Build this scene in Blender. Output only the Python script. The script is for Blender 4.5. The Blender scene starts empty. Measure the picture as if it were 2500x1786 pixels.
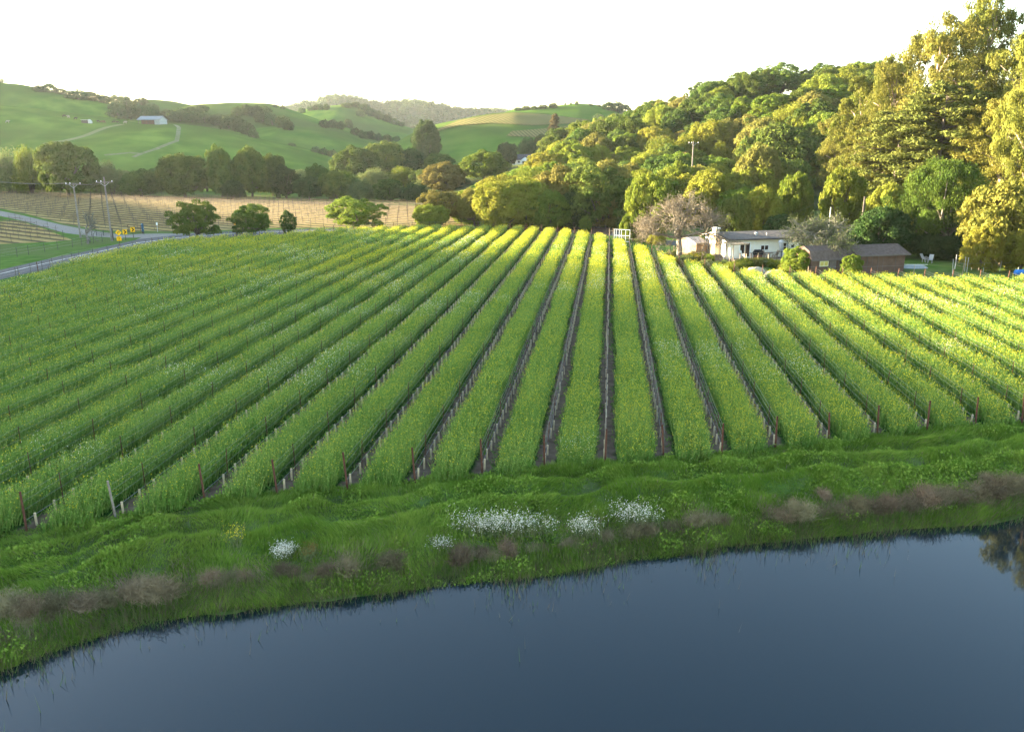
import bpy, math, random
import numpy as np
from mathutils import Vector

# ------------------------------------------------------------------ camera, sky, sun, exposure
SCN = bpy.context.scene
COL = SCN.collection
F, CX, CY, PITCH, CAMZ = 1988.0, 1250.0, 893.0, math.radians(15.3), 15.0
cam = bpy.data.cameras.new("camera")
cam.sensor_width = 36.0
cam.lens = 36.0 * F / 2500.0
cam.clip_start, cam.clip_end = 0.5, 9000.0
camo = bpy.data.objects.new("camera", cam)
COL.objects.link(camo)
camo.location = (0, 0, CAMZ)
camo.rotation_euler = (math.pi / 2 - PITCH, 0, 0)
SCN.camera = camo

SUN_AZ, SUN_EL = math.radians(-72), math.radians(7.5)       # azimuth from +Y, negative = left
world = bpy.data.worlds.new("World")
SCN.world = world
world.use_nodes = True
nt = world.node_tree
bg = nt.nodes["Background"]
sky = nt.nodes.new("ShaderNodeTexSky")
sky.sky_type = 'NISHITA'
sky.sun_disc = False
sky.sun_elevation = SUN_EL
sky.sun_rotation = SUN_AZ
sky.air_density, sky.dust_density, sky.ozone_density = 1.0, 0.7, 1.2
nt.links.new(sky.outputs[0], bg.inputs[0])
bg.inputs[1].default_value = 0.09
sun = bpy.data.lights.new("sun", 'SUN')
sun.energy = 5.0
sun.angle = math.radians(0.5)
sun.color = (1.0, 0.84, 0.56)
suno = bpy.data.objects.new("sun", sun)
COL.objects.link(suno)
SD = Vector((math.sin(SUN_AZ) * math.cos(SUN_EL), math.cos(SUN_AZ) * math.cos(SUN_EL), math.sin(SUN_EL)))
suno.rotation_euler = SD.to_track_quat('Z', 'Y').to_euler()
SCN.view_settings.view_transform = 'Standard'
SCN.view_settings.look = 'None'
SCN.view_settings.exposure = 3.9
SCN.view_settings.gamma = 1.0
SCN.view_settings.use_curve_mapping = False
cy = SCN.cycles
cy.use_denoising = True
cy.max_bounces, cy.diffuse_bounces, cy.glossy_bounces = 5, 3, 2
cy.transmission_bounces, cy.volume_bounces, cy.transparent_max_bounces = 3, 0, 8
cy.sample_clamp_indirect = 6.0
HAZE_DENSITY = 0.00004

# ------------------------------------------------------------------ pixel <-> place
cP, sP = math.cos(PITCH), math.sin(PITCH)
def ray(px, py):
    x, v = (px - CX) / F, (CY - py) / F
    return np.array((x, cP + v * sP, -sP + v * cP))
def gp(px, py, z=0.0):
    d = ray(px, py)
    t = (z - CAMZ) / d[2]
    return np.array((d[0] * t, d[1] * t, z))
def at(px, py, Y):
    d = ray(px, py)
    t = Y / d[1]
    return np.array((d[0] * t, Y, CAMZ + d[2] * t))
def proj(p):
    x, y, z = p[0], p[1], p[2] - CAMZ
    fw = y * cP - z * sP
    up = y * sP + z * cP
    return CX + F * x / fw, CY - F * up / fw
def mpp(Y): return Y / F                                     # metres per photo pixel
ORD = ("first second third fourth fifth sixth seventh eighth ninth tenth eleventh twelfth thirteenth fourteenth fifteenth sixteenth "
       "seventeenth eighteenth nineteenth twentieth").split()
def ordn(i):
    if i < 20: return ORD[i]
    tens = {2: "twenty", 3: "thirty", 4: "forty", 5: "fifty", 6: "sixty", 7: "seventy", 8: "eighty", 9: "ninety"}
    n = i + 1
    if n % 10 == 0: return tens[n // 10][:-1] + "ieth"
    return tens[n // 10] + "-" + ORD[n % 10 - 1]

# ------------------------------------------------------------------ materials
MATS = {}
def mat(name, c1, c2=None, scale=1.0, rough=0.85, trans=0.0, detail=4.0, contrast=(0.35, 0.65), bump=0.0, metal=0.0, rnd=0.0, spec=0.08, coord='Object', c3=None, scale3=0.05, emit=None):
    if name in MATS: return MATS[name]
    m = bpy.data.materials.new(name)
    m.use_nodes = True
    t = m.node_tree
    t.nodes.clear()
    out = t.nodes.new("ShaderNodeOutputMaterial")
    def rgb(c): return (c[0], c[1], c[2], 1)
    tc = t.nodes.new("ShaderNodeTexCoord")
    src = None
    if c2 is not None:
        nz = t.nodes.new("ShaderNodeTexNoise")
        nz.inputs['Scale'].default_value = scale
        nz.inputs['Detail'].default_value = detail
        t.links.new(tc.outputs[coord], nz.inputs['Vector'])
        mr = t.nodes.new("ShaderNodeMapRange")
        mr.inputs[1].default_value, mr.inputs[2].default_value = contrast
        t.links.new(nz.outputs[0], mr.inputs[0])
        mx = t.nodes.new("ShaderNodeMix"); mx.data_type = 'RGBA'
        mx.inputs[6].default_value, mx.inputs[7].default_value = rgb(c1), rgb(c2)
        t.links.new(mr.outputs[0], mx.inputs[0])
        src = mx.outputs[2]
        if c3 is not None:
            n3 = t.nodes.new("ShaderNodeTexNoise")
            n3.inputs['Scale'].default_value = scale3
            n3.inputs['Detail'].default_value = 3
            t.links.new(tc.outputs[coord], n3.inputs['Vector'])
            r3 = t.nodes.new("ShaderNodeMapRange")
            r3.inputs[1].default_value, r3.inputs[2].default_value = 0.42, 0.62
            t.links.new(n3.outputs[0], r3.inputs[0])
            m3 = t.nodes.new("ShaderNodeMix"); m3.data_type = 'RGBA'
            m3.inputs[7].default_value = rgb(c3)
            t.links.new(src, m3.inputs[6]); t.links.new(r3.outputs[0], m3.inputs[0])
            src = m3.outputs[2]
    if rnd > 0:
        oi = t.nodes.new("ShaderNodeObjectInfo")
        hs = t.nodes.new("ShaderNodeHueSaturation")
        r1 = t.nodes.new("ShaderNodeMapRange")
        r1.inputs[3].default_value, r1.inputs[4].default_value = 1 - rnd * 1.2, 1 + rnd * 1.2
        t.links.new(oi.outputs['Random'], r1.inputs[0]); t.links.new(r1.outputs[0], hs.inputs['Value'])
        r2 = t.nodes.new("ShaderNodeMapRange")
        r2.inputs[3].default_value, r2.inputs[4].default_value = 0.5 - rnd * 0.11, 0.5 + rnd * 0.11
        mm = t.nodes.new("ShaderNodeMath"); mm.operation = 'FRACT'
        mu = t.nodes.new("ShaderNodeMath"); mu.operation = 'MULTIPLY'; mu.inputs[1].default_value = 7.13
        t.links.new(oi.outputs['Random'], mu.inputs[0]); t.links.new(mu.outputs[0], mm.inputs[0])
        t.links.new(mm.outputs[0], r2.inputs[0]); t.links.new(r2.outputs[0], hs.inputs['Hue'])
        if src is None: hs.inputs['Color'].default_value = rgb(c1)
        else: t.links.new(src, hs.inputs['Color'])
        src = hs.outputs[0]
    if trans > 0:
        d = t.nodes.new("ShaderNodeBsdfDiffuse"); tl = t.nodes.new("ShaderNodeBsdfTranslucent")
        ms = t.nodes.new("ShaderNodeMixShader"); ms.inputs[0].default_value = trans
        for s in (d, tl):
            if src is None: s.inputs['Color'].default_value = rgb(c1)
            else: t.links.new(src, s.inputs['Color'])
        t.links.new(d.outputs[0], ms.inputs[1]); t.links.new(tl.outputs[0], ms.inputs[2])
        t.links.new(ms.outputs[0], out.inputs[0])
    else:
        p = t.nodes.new("ShaderNodeBsdfPrincipled")
        p.inputs['Roughness'].default_value = rough
        p.inputs['Metallic'].default_value = metal
        p.inputs['Specular IOR Level'].default_value = spec
        if src is None: p.inputs['Base Color'].default_value = rgb(c1)
        else: t.links.new(src, p.inputs['Base Color'])
        if bump > 0 and c2 is not None:
            b = t.nodes.new("ShaderNodeBump"); b.inputs['Strength'].default_value = bump
            b.inputs['Distance'].default_value = 0.3
            t.links.new(nz.outputs[0], b.inputs['Height']); t.links.new(b.outputs[0], p.inputs['Normal'])
        t.links.new(p.outputs[0], out.inputs[0])
    MATS[name] = m
    return m

# ------------------------------------------------------------------ object helpers
def tag(o, label=None, cat=None, group=None, kind=None):
    if label: o["label"] = label
    if cat: o["category"] = cat
    if group: o["group"] = group
    if kind: o["kind"] = kind
    return o
def empty(name, loc=(0, 0, 0), rz=0.0):
    o = bpy.data.objects.new(name, None)
    o.empty_display_size = 0.3
    COL.objects.link(o)
    o.location = tuple(float(a) for a in loc); o.rotation_euler = (0, 0, rz)
    return o
def np_mesh(name, V, Q, mats, midx=None, smooth=False):
    """V (n,3), Q (m,3|4) -> mesh"""
    me = bpy.data.meshes.new(name)
    V = np.ascontiguousarray(V, dtype=np.float32); Q = np.ascontiguousarray(Q, dtype=np.int32)
    k = Q.shape[1]
    me.vertices.add(len(V)); me.vertices.foreach_set("co", V.ravel())
    me.loops.add(Q.size); me.loops.foreach_set("vertex_index", Q.ravel())
    me.polygons.add(len(Q))
    me.polygons.foreach_set("loop_start", np.arange(0, Q.size, k, dtype=np.int32))
    for m in mats: me.materials.append(m)
    if midx is not None: me.polygons.foreach_set("material_index", np.ascontiguousarray(midx, dtype=np.int32))
    me.polygons.foreach_set("use_smooth", np.full(len(Q), smooth, dtype=bool))
    me.update(calc_edges=True)
    return me
def link(name, me, parent=None, loc=None):
    o = bpy.data.objects.new(name, me)
    COL.objects.link(o)
    if parent: o.parent = parent
    if loc is not None: o.location = tuple(float(a) for a in loc)
    return o
class MB:
    """collects shapes into one mesh"""
    def __init__(s): s.v = []; s.f = []
    def add(s, vs, fs):
        n = len(s.v); s.v += [tuple(map(float, a)) for a in vs]; s.f += [tuple(i + n for i in f) for f in fs]; return s
    def box(s, x0, x1, y0, y1, z0, z1):
        return s.add([(x0, y0, z0), (x1, y0, z0), (x1, y1, z0), (x0, y1, z0), (x0, y0, z1), (x1, y0, z1), (x1, y1, z1), (x0, y1, z1)],
                     [(0, 3, 2, 1), (4, 5, 6, 7), (0, 1, 5, 4), (1, 2, 6, 5), (2, 3, 7, 6), (3, 0, 4, 7)])
    def prism(s, pts, axis, a0, a1):
        """profile pts (u,v) extruded along axis 'x' (u=y,v=z), 'y' (u=x,v=z) or 'z' (u=x,v=y)"""
        def P(u, v, a): return {'x': (a, u, v), 'y': (u, a, v), 'z': (u, v, a)}[axis]
        n = len(pts)
        vs = [P(u, v, a0) for u, v in pts] + [P(u, v, a1) for u, v in pts]
        return s.add(vs, [tuple(range(n - 1, -1, -1)), tuple(range(n, 2 * n))] + [(i, (i + 1) % n, n + (i + 1) % n, n + i) for i in range(n)])
    def tube(s, pts, rad, n=6):
        pts = [np.array(p, float) for p in pts]
        if not hasattr(rad, '__len__'): rad = [rad] * len(pts)
        vs, fs = [], []
        for i, p in enumerate(pts):
            d = pts[min(i + 1, len(pts) - 1)] - pts[max(i - 1, 0)]
            d = d / (np.linalg.norm(d) + 1e-9)
            a = np.cross(d, (0, 0, 1) if abs(d[2]) < .9 else (1, 0, 0)); a /= np.linalg.norm(a)
            b = np.cross(d, a)
            for k in range(n):
                th = 2 * math.pi * k / n
                vs.append(p + rad[i] * (a * math.cos(th) + b * math.sin(th)))
        for i in range(len(pts) - 1):
            for k in range(n):
                fs.append((i * n + k, i * n + (k + 1) % n, (i + 1) * n + (k + 1) % n, (i + 1) * n + k))
        fs.append(tuple(range(n - 1, -1, -1))); fs.append(tuple((len(pts) - 1) * n + k for k in range(n)))
        return s.add(vs, fs)
    def blob(s, c, r, seg=10, rings=6):
        vs, fs = [], []
        for i in range(rings + 1):
            ph = math.pi * i / rings
            for k in range(seg):
                th = 2 * math.pi * k / seg
                vs.append((c[0] + r[0] * math.sin(ph) * math.cos(th), c[1] + r[1] * math.sin(ph) * math.sin(th), c[2] + r[2] * math.cos(ph)))
        for i in range(rings):
            for k in range(seg):
                fs.append((i * seg + k, (i + 1) * seg + k, (i + 1) * seg + (k + 1) % seg, i * seg + (k + 1) % seg))
        return s.add(vs, fs)
    def mesh(s, name, m, smooth=False):
        me = bpy.data.meshes.new(name); me.from_pydata(s.v, [], s.f); me.materials.append(m)
        if smooth: me.polygons.foreach_set("use_smooth", np.full(len(me.polygons), True))
        me.update(); return me
    def build(s, name, m, parent=None, loc=None, smooth=False): return link(name, s.mesh(name, m, smooth), parent, loc)
def copy_tree(o, parent=None):
    c = o.copy(); COL.objects.link(c)
    if parent: c.parent = parent
    for ch in o.children: copy_tree(ch, c)
    return c

# ------------------------------------------------------------------ cheap numpy value noise
def vnoise(x, y, seed=0):
    x = np.asarray(x, float); y = np.asarray(y, float)
    xi, yi = np.floor(x).astype(np.int64), np.floor(y).astype(np.int64)
    fx, fy = x - xi, y - yi
    fx = fx * fx * (3 - 2 * fx); fy = fy * fy * (3 - 2 * fy)
    def h(a, b):
        n = (a * 374761393 + b * 668265263 + seed * 974634777) & 0xffffffff
        n = ((n ^ (n >> 13)) * 1274126177) & 0xffffffff
        return ((n ^ (n >> 16)) & 0xffff) / 65535.0
    return (h(xi, yi) * (1 - fx) + h(xi + 1, yi) * fx) * (1 - fy) + (h(xi, yi + 1) * (1 - fx) + h(xi + 1, yi + 1) * fx) * fy
def fbm(x, y, seed=0, o=4):
    s, a, t = 0, 1.0, 0
    for i in range(o):
        s = s + a * vnoise(x * 2 ** i, y * 2 ** i, seed + i); t += a; a *= .5
    return s / t

# ------------------------------------------------------------------ plan of the valley floor
NEAR = [(-500, 1430), (0, 1320), (110, 1303), (341, 1265), (517, 1232), (687, 1215), (869, 1199), (1028, 1186), (1182, 1168), (1331, 1152), (1477, 1139),
        (1622, 1128), (1760, 1120), (1897, 1103), (2024, 1091), (2156, 1072), (2271, 1058), (2398, 1050), (2500, 1040), (2900, 1000)]
FAR = [(2900, 705), (2500, 697), (2200, 693), (1841, 682), (1655, 655), (1590, 628), (1500, 600), (1450, 585), (1363, 575), (1247, 566), (1029, 564), (896, 570), (795, 577),
       (649, 590), (424, 601), (294, 624), (196, 641), (49, 690), (-100, 722), (-500, 830)]
FIELD = np.array([gp(*p)[:2] for p in NEAR + FAR])
WZ = -1.5
SHORE = np.array([gp(x, y, WZ)[:2] for x, y in [(-900, 1900), (-400, 1740), (0, 1628), (220, 1545), (440, 1496), (660, 1468), (880, 1441), (1100, 1419), (1320, 1397), (1540, 1358),
                  (1760, 1325), (1980, 1303), (2200, 1281), (2365, 1272), (2500, 1245), (2900, 1175), (3400, 1090)]])
FRONT = np.array([gp(*p)[:2] for p in NEAR])
def inpoly(x, y, poly):
    x = np.asarray(x, float); y = np.asarray(y, float)
    c = np.zeros(x.shape, bool)
    j = len(poly) - 1
    for i in range(len(poly)):
        xi, yi = poly[i]; xj, yj = poly[j]
        with np.errstate(divide='ignore', invalid='ignore'):
            c ^= ((yi > y) != (yj > y)) & (x < (xj - xi) * (y - yi) / (yj - yi + 1e-12) + xi)
        j = i
    return c
def bank_t(x, y):
    ys = np.interp(x, SHORE[:, 0], SHORE[:, 1]) + (fbm(x * .35, y * 0, 5, 2) - .5) * 1.6
    yf = np.interp(x, FRONT[:, 0], FRONT[:, 1])
    return (y - ys) / (yf - ys), yf - ys
def ground_z(x, y):
    t, w = bank_t(x, y)
    d = t * w
    z = np.where(t < 0, WZ + np.maximum(d * .22, -2.2), 0)
    up = np.interp(t, [0, .12, .3, .55, .8, 1.0], [WZ, WZ + .28, -.75, -.3, -.08, 0])
    bumps = .17 * np.sin((t * w) * 2 * math.pi / 1.55 + .5 * fbm(x * .3, y * .3, 9, 2)) * np.clip((t - .35) * 4, 0, 1) * np.clip((1.02 - t) * 8, 0, 1)
    rough = (fbm(x * .9, y * .9, 3, 3) - .5) * .18 * np.clip(t * 6, 0, 1) * np.clip((1.0 - t) * 6, 0, 1)
    z = np.where((t >= 0) & (t < 1.02), up + bumps + rough, z)
    z = np.where(t >= 1.02, 0, z)
    return z

# ------------------------------------------------------------------ hills
class Hill:
    def __init__(s, name, pts, Yc, Wf, Wb, amp=2.0, nscale=90.0, seed=1, skew=0.0, sm=3):
        P = np.array([at(px, py, Yc) for px, py in pts])
        xs = np.linspace(P[0, 0], P[-1, 0], 400)
        z = np.interp(xs, P[:, 0], P[:, 2])
        k = max(3, int(400 * sm / 100)); ker = np.hanning(k + 2)[1:-1]; ker /= ker.sum()
        z = np.convolve(np.pad(z, (k, k), 'edge'), ker, 'same')[k:-k]
        s.xs, s.z, s.Yc, s.Wf, s.Wb, s.amp, s.ns, s.seed, s.name, s.skew = xs, z, Yc, Wf, Wb, amp, nscale, seed, name, skew
    def h(s, x, y):
        x = np.asarray(x, float); y = np.asarray(y, float)
        d = y - s.Yc
        wob = (fbm(x / s.ns * .5, y * 0 + 3.3, s.seed + 7, 2) - .5)
        Wf = s.Wf * (1 + .5 * wob)
        u = np.where(d < 0, d / Wf, d / s.Wb)
        zc = np.interp(x + s.skew * d, s.xs, s.z)
        zc = zc * 1.0
        edge = np.clip((x + s.skew * d - s.xs[0]) / (.10 * (s.xs[-1] - s.xs[0])), 0, 1) * np.clip((s.xs[-1] - x - s.skew * d) / (.10 * (s.xs[-1] - s.xs[0])), 0, 1)
        pr = .5 * (1 + np.cos(np.pi * np.clip(u, -1, 1)))
        n = (fbm(x / s.ns, y / s.ns, s.seed, 3) - .5) * 2 * s.amp * np.clip(pr * 3, 0, 1) * (1 - np.exp(-(u / .14) ** 2))
        return (zc + 5) * pr * edge - 5 + n
    def mesh(s, m, nx, ny):
        xs = np.linspace(s.xs[0], s.xs[-1], nx)
        ys = np.linspace(s.Yc - s.Wf * 1.2, s.Yc + s.Wb, ny)
        X, Y = np.meshgrid(xs, ys)
        Z = s.h(X, Y)
        return link("hill", grid_mesh("hill", X, Y, Z, [m]))
def grid_mesh(name, X, Y, Z, mats, midx=None):
    ny, nx = X.shape
    V = np.stack([X, Y, Z], -1).reshape(-1, 3)
    i = np.arange(ny * nx).reshape(ny, nx)
    Q = np.stack([i[:-1, :-1], i[:-1, 1:], i[1:, 1:], i[1:, :-1]], -1).reshape(-1, 4)
    return np_mesh(name, V, Q, mats, midx, smooth=True)
HA1 = Hill("near_hill", [(-900, 200), (-300, 240), (0, 256), (130, 271), (260, 291), (335, 302.5), (440, 303), (506, 311), (571, 324), (650, 343), (740, 366), (822, 388), (900, 404), (1000, 425)], 520, 200, 150, 5.5, 70, 1)
HA2 = Hill("upper_hill", [(-1000, -40), (-600, 40), (-300, 150), (0, 202), (50, 206), (100, 218), (163, 230), (270, 254), (330, 280), (400, 305), (520, 340)], 680, 170, 200, 4, 80, 2)
HB = Hill("saddle_hill", [(100, 300), (250, 262), (375, 243), (420, 247), (470, 258), (540, 285), (620, 320)], 850, 200, 200, 3, 90, 3)
HC = Hill("mid_hill", [(330, 340), (430, 285), (496, 257), (571, 251), (659, 253), (690, 262), (727, 275), (790, 297), (860, 318), (930, 338), (1050, 365)], 780, 260, 200, 5, 70, 4)
HC2 = Hill("mid_spur", [(480, 360), (560, 325), (640, 312), (720, 308), (808, 318), (866, 336), (940, 356), (1040, 385)], 640, 170, 120, 3, 60, 5)
HD = Hill("far_grass_hill", [(620, 330), (690, 285), (727, 274), (774, 265), (807, 260), (854, 257), (900, 271), (940, 290), (981, 306), (1060, 330), (1150, 345)], 1000, 260, 250, 5, 90, 6)
HE = Hill("wooded_ridge", [(450, 300), (700, 275), (774, 256), (800, 246), (830, 241), (870, 249), (896, 255), (940, 264), (978, 258), (1014, 256), (1060, 265), (1102, 275), (1150, 279), (1191, 278), (1300, 285), (1600, 300), (1900, 300)], 1800, 500, 400, 10, 150, 7)
HF2 = Hill("grass_knoll", [(1080, 330), (1150, 300), (1210, 280), (1253, 269), (1300, 263), (1348, 259), (1407, 253), (1451, 256), (1500, 266), (1555, 288), (1640, 320), (1750, 340)], 720, 170, 200, 2, 60, 8)
HF = Hill("vineyard_hill", [(900, 385), (978, 345), (1030, 316), (1079, 301), (1120, 293), (1162, 284), (1200, 278), (1253, 273), (1320, 276), (1400, 288), (1480, 300), (1560, 312), (1700, 330)], 590, 190, 150, 2, 60, 9)
HG = Hill("wooded_slope", [(900, 425), (1200, 415), (1350, 390), (1450, 362), (1534, 345), (1565, 330), (1629, 308), (1673, 288), (1762, 256), (1850, 236), (1934, 232), (2100, 232), (2400, 225), (2800, 225), (3600, 240)], 340, 215, 200, 2.5, 50, 10)
HILLS = [HA1, HA2, HB, HC, HC2, HD, HE, HF2, HF, HG]
def top_z(x, y):
    z = ground_z(np.asarray(x, float), np.asarray(y, float))
    for h in HILLS: z = np.maximum(z, h.h(x, y))
    return z
_TS = np.concatenate([np.arange(20, 700, .7), np.arange(700, 2300, 3)])
def hit(px, py, lift=0.0, only=None):
    d = ray(px, py); d = d / d[1]
    x, y, z = d[0] * _TS, _TS, CAMZ + d[2] * _TS
    g = (only.h(x, y) if only is not None else top_z(x, y)) + lift
    k = np.argmax(g > z)
    if not (g > z).any(): return None
    if k:
        e0, e1 = z[k - 1] - g[k - 1], z[k] - g[k]
        w_ = e0 / (e0 - e1 + 1e-9)
        return np.array((x[k - 1] + (x[k] - x[k - 1]) * w_, y[k - 1] + (y[k] - y[k - 1]) * w_, g[k - 1] + (g[k] - g[k - 1]) * w_ - lift))
    return np.array((x[k], y[k], g[k] - lift))

grass_hill = mat("hill_grass", (0.034, 0.092, 0.009), (0.085, 0.15, 0.02), .07, detail=11, bump=.25, c3=(0.04, 0.08, 0.012), scale3=.012, spec=0.0)
grass_far = mat("far_hill_grass", (0.036, 0.09, 0.012), (0.08, 0.138, 0.022), .05, detail=11, bump=.2, c3=(0.058, 0.08, 0.022), scale3=.009, spec=0.0)
wood_floor = mat("wood_floor", (0.03, 0.05, 0.015), (0.07, 0.07, 0.03), .2, detail=6, spec=0.0)
def striped(name, c1, c2, ang, period, duty=.5, extra=None, soft=.12):
    """two-colour strips running along azimuth `ang` with noise-roughened borders"""
    m = bpy.data.materials.new(name); m.use_nodes = True; t = m.node_tree
    p = t.nodes["Principled BSDF"]; p.inputs['Roughness'].default_value = .9; p.inputs['Specular IOR Level'].default_value = .0
    tc = t.nodes.new("ShaderNodeTexCoord"); vr = t.nodes.new("ShaderNodeVectorRotate"); vr.rotation_type = 'Z_AXIS'
    vr.inputs['Angle'].default_value = ang
    t.links.new(tc.outputs['Object'], vr.inputs['Vector'])
    sx = t.nodes.new("ShaderNodeSeparateXYZ"); t.links.new(vr.outputs[0], sx.inputs[0])
    nz = t.nodes.new("ShaderNodeTexNoise"); nz.inputs['Scale'].default_value = 1.3; nz.inputs['Detail'].default_value = 6
    t.links.new(tc.outputs['Object'], nz.inputs['Vector'])
    def math_(op, a, b=None):
        n = t.nodes.new("ShaderNodeMath"); n.operation = op
        for i, q in enumerate((a, b)):
            if q is None: continue
            if isinstance(q, (int, float)): n.inputs[i].default_value = q
            else: t.links.new(q, n.inputs[i])
        return n.outputs[0]
    u = math_('MULTIPLY', sx.outputs[0], 1 / period)
    u = math_('ADD', u, math_('MULTIPLY', math_('SUBTRACT', nz.outputs[0], .5), .25))
    tri = math_('MULTIPLY', math_('PINGPONG', math_('ADD', u, 100.0), .5), 2.0)   # 0 at row line .. 1 mid
    mr = t.nodes.new("ShaderNodeMapRange"); mr.inputs[1].default_value, mr.inputs[2].default_value = duty - soft, duty + soft
    t.links.new(tri, mr.inputs[0])
    def two(c, sc, seed):
        n = t.nodes.new("ShaderNodeTexNoise"); n.inputs['Scale'].default_value = sc; n.inputs['Detail'].default_value = 7
        t.links.new(tc.outputs['Object'], n.inputs['Vector'])
        r = t.nodes.new("ShaderNodeMapRange"); r.inputs[1].default_value, r.inputs[2].default_value = .35, .65
        t.links.new(n.outputs[0], r.inputs[0])
        x = t.nodes.new("ShaderNodeMix"); x.data_type = 'RGBA'
        x.inputs[6].default_value, x.inputs[7].default_value = (*c[0], 1), (*c[1], 1)
        t.links.new(r.outputs[0], x.inputs[0]); return x.outputs[2]
    mx = t.nodes.new("ShaderNodeMix"); mx.data_type = 'RGBA'
    t.links.new(mr.outputs[0], mx.inputs[0])
    t.links.new(two(c1, 2.2, 0), mx.inputs[6]); t.links.new(two(c2, .6, 1), mx.inputs[7])
    t.links.new(mx.outputs[2], p.inputs['Base Color'])
    b = t.nodes.new("ShaderNodeBump"); b.inputs['Strength'].default_value = .5; b.inputs['Distance'].default_value = .15
    t.links.new(nz.outputs[0], b.inputs['Height']); t.links.new(b.outputs[0], p.inputs['Normal'])
    return m
vine_hill = striped("hillside_vineyard", ((.07, .075, .026), (.10, .085, .035)), ((.115, .11, .04), (.16, .13, .055)), math.radians(-20), 2.4, .4)
# ridge colour on the vineyard hill: grass on its flank, vineyard on top
def hill_obj(h, m, nx, ny): tag(h.mesh(m, nx, ny), kind='structure')
hill_obj(HA1, grass_hill, 300, 110); hill_obj(HA2, grass_hill, 260, 90); hill_obj(HB, grass_far, 160, 70); hill_obj(HC, grass_far, 220, 100)
hill_obj(HC2, grass_far, 200, 80); hill_obj(HD, grass_far, 200, 80); hill_obj(HE, wood_floor, 260, 60); hill_obj(HF2, grass_hill, 200, 70)
hill_obj(HF, grass_far, 260, 100); hill_obj(HG, wood_floor, 300, 160)
# west hill, outside the frame, whose long evening shadow lies over the pond and the near field
sv, nv = np.array((SD[0], SD[1])) / math.hypot(SD[0], SD[1]), None
nv = np.array((-sv[0] * 0 + sv[1], -sv[0]))
T_, Q_ = np.meshgrid(np.linspace(380, 720, 90), np.linspace(-420, 330, 150))
hprof = np.interp(Q_, [-420, -300, 40, 72, 96, 110, 185, 290, 330], [0, 60, 78, 72.5, 70, 67, 46, 8, -3]) + (fbm(T_ / 60, Q_ / 60, 77) - .5) * 5
HWz = hprof * np.clip(.5 * (1 + np.cos(np.pi * np.clip((T_ - 540) / 160, -1, 1))), 0, 1) - 1
o = link("west_hill", grid_mesh("west_hill", sv[0] * T_ + nv[0] * Q_, sv[1] * T_ + nv[1] * Q_, HWz, [grass_hill])); tag(o, kind='structure')

# ------------------------------------------------------------------ ground sheet
def axis(lo, a, b, hi, step, grow=1.18):
    c = list(np.arange(a, b, step)); s, v = step, b
    while v < hi: c.append(v); s *= grow; v += s
    c.append(hi); s, v, pre = step, a, []
    while v > lo: s *= grow; v -= s; pre.append(v)
    pre.append(lo); return np.array(sorted(set(pre + c)))
gx = axis(-3500, -60, 85, 3500, .4); gy = axis(-400, 8, 90, 5000, .4)
GX, GY = np.meshgrid(gx, gy)
ground_m = mat("meadow_grass", (0.048, 0.098, 0.020), (0.085, 0.14, 0.032), .5, detail=8, bump=.4, c3=(0.085, 0.11, 0.04), scale3=.08, spec=0.0)
tag(link("ground", grid_mesh("ground", GX, GY, ground_z(GX, GY), [ground_m])), kind='structure')
# water
wm = bpy.data.materials.new("pond_water"); wm.use_nodes = True
wt = wm.node_tree; wp = wt.nodes["Principled BSDF"]
wp.inputs['Base Color'].default_value = (0.002, 0.009, 0.014, 1); wp.inputs['Roughness'].default_value = 0.03; wp.inputs['IOR'].default_value = 1.33
wn = wt.nodes.new("ShaderNodeTexNoise"); wn.inputs['Scale'].default_value = .6; wn.inputs['Detail'].default_value = 3
wtc = wt.nodes.new("ShaderNodeTexCoord"); wt.links.new(wtc.outputs['Object'], wn.inputs['Vector'])
wb = wt.nodes.new("ShaderNodeBump"); wb.inputs['Strength'].default_value = .04; wb.inputs['Distance'].default_value = .05
wt.links.new(wn.outputs[0], wb.inputs['Height']); wt.links.new(wb.outputs[0], wp.inputs['Normal'])
V = np.array([(-160, -200, WZ), (160, -200, WZ), (160, 90, WZ), (-160, 90, WZ)])
tag(link("water", np_mesh("water", V, np.array([[0, 1, 2, 3]]), [wm])), kind='structure')

def poly_sheet(name, pts, z, m, kind='structure'):
    me = bpy.data.meshes.new(name)
    me.from_pydata([(float(p[0]), float(p[1]), z) for p in pts], [], [tuple(range(len(pts)))])
    me.materials.append(m); me.update()
    return tag(link(name, me), kind=kind)
def ribbon(name, L, R, z, m):
    V = np.array([(*a[:2], z) for a in L] + [(*b[:2], z) for b in R]); n = len(L)
    Q = np.array([(i, i + 1, n + i + 1, n + i) for i in range(n - 1)])
    return tag(link(name, np_mesh(name, V, Q, [m])), kind='structure')

# rows of the near vineyard
_d = ray(1491.5, 349); ROWA = math.atan2(_d[0], _d[1])
RV = np.array((math.sin(ROWA), math.cos(ROWA))); PV = np.array((RV[1], -RV[0]))
ROW0 = float(gp(1477, 1140)[:2] @ PV)
_ks = [float(gp(x * 1.1, y * 1.1)[:2] @ PV) for x, y in [(928, 1072), (1075, 1060), (1210, 1045), (1343, 1035), (1470, 1020), (1595, 1010), (1717, 1005), (1838, 990), (1950, 975), (2063, 960), (2170, 950)]]
SPACE = (_ks[-1] - _ks[0]) / 10
soil = ((.085, .060, .042), (.14, .105, .076))
under = ((.02, .05, .01), (.03, .065, .014))
fm = striped("vine_row_soil", soil, under, 0.0, SPACE, .34, soft=.08)
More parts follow.
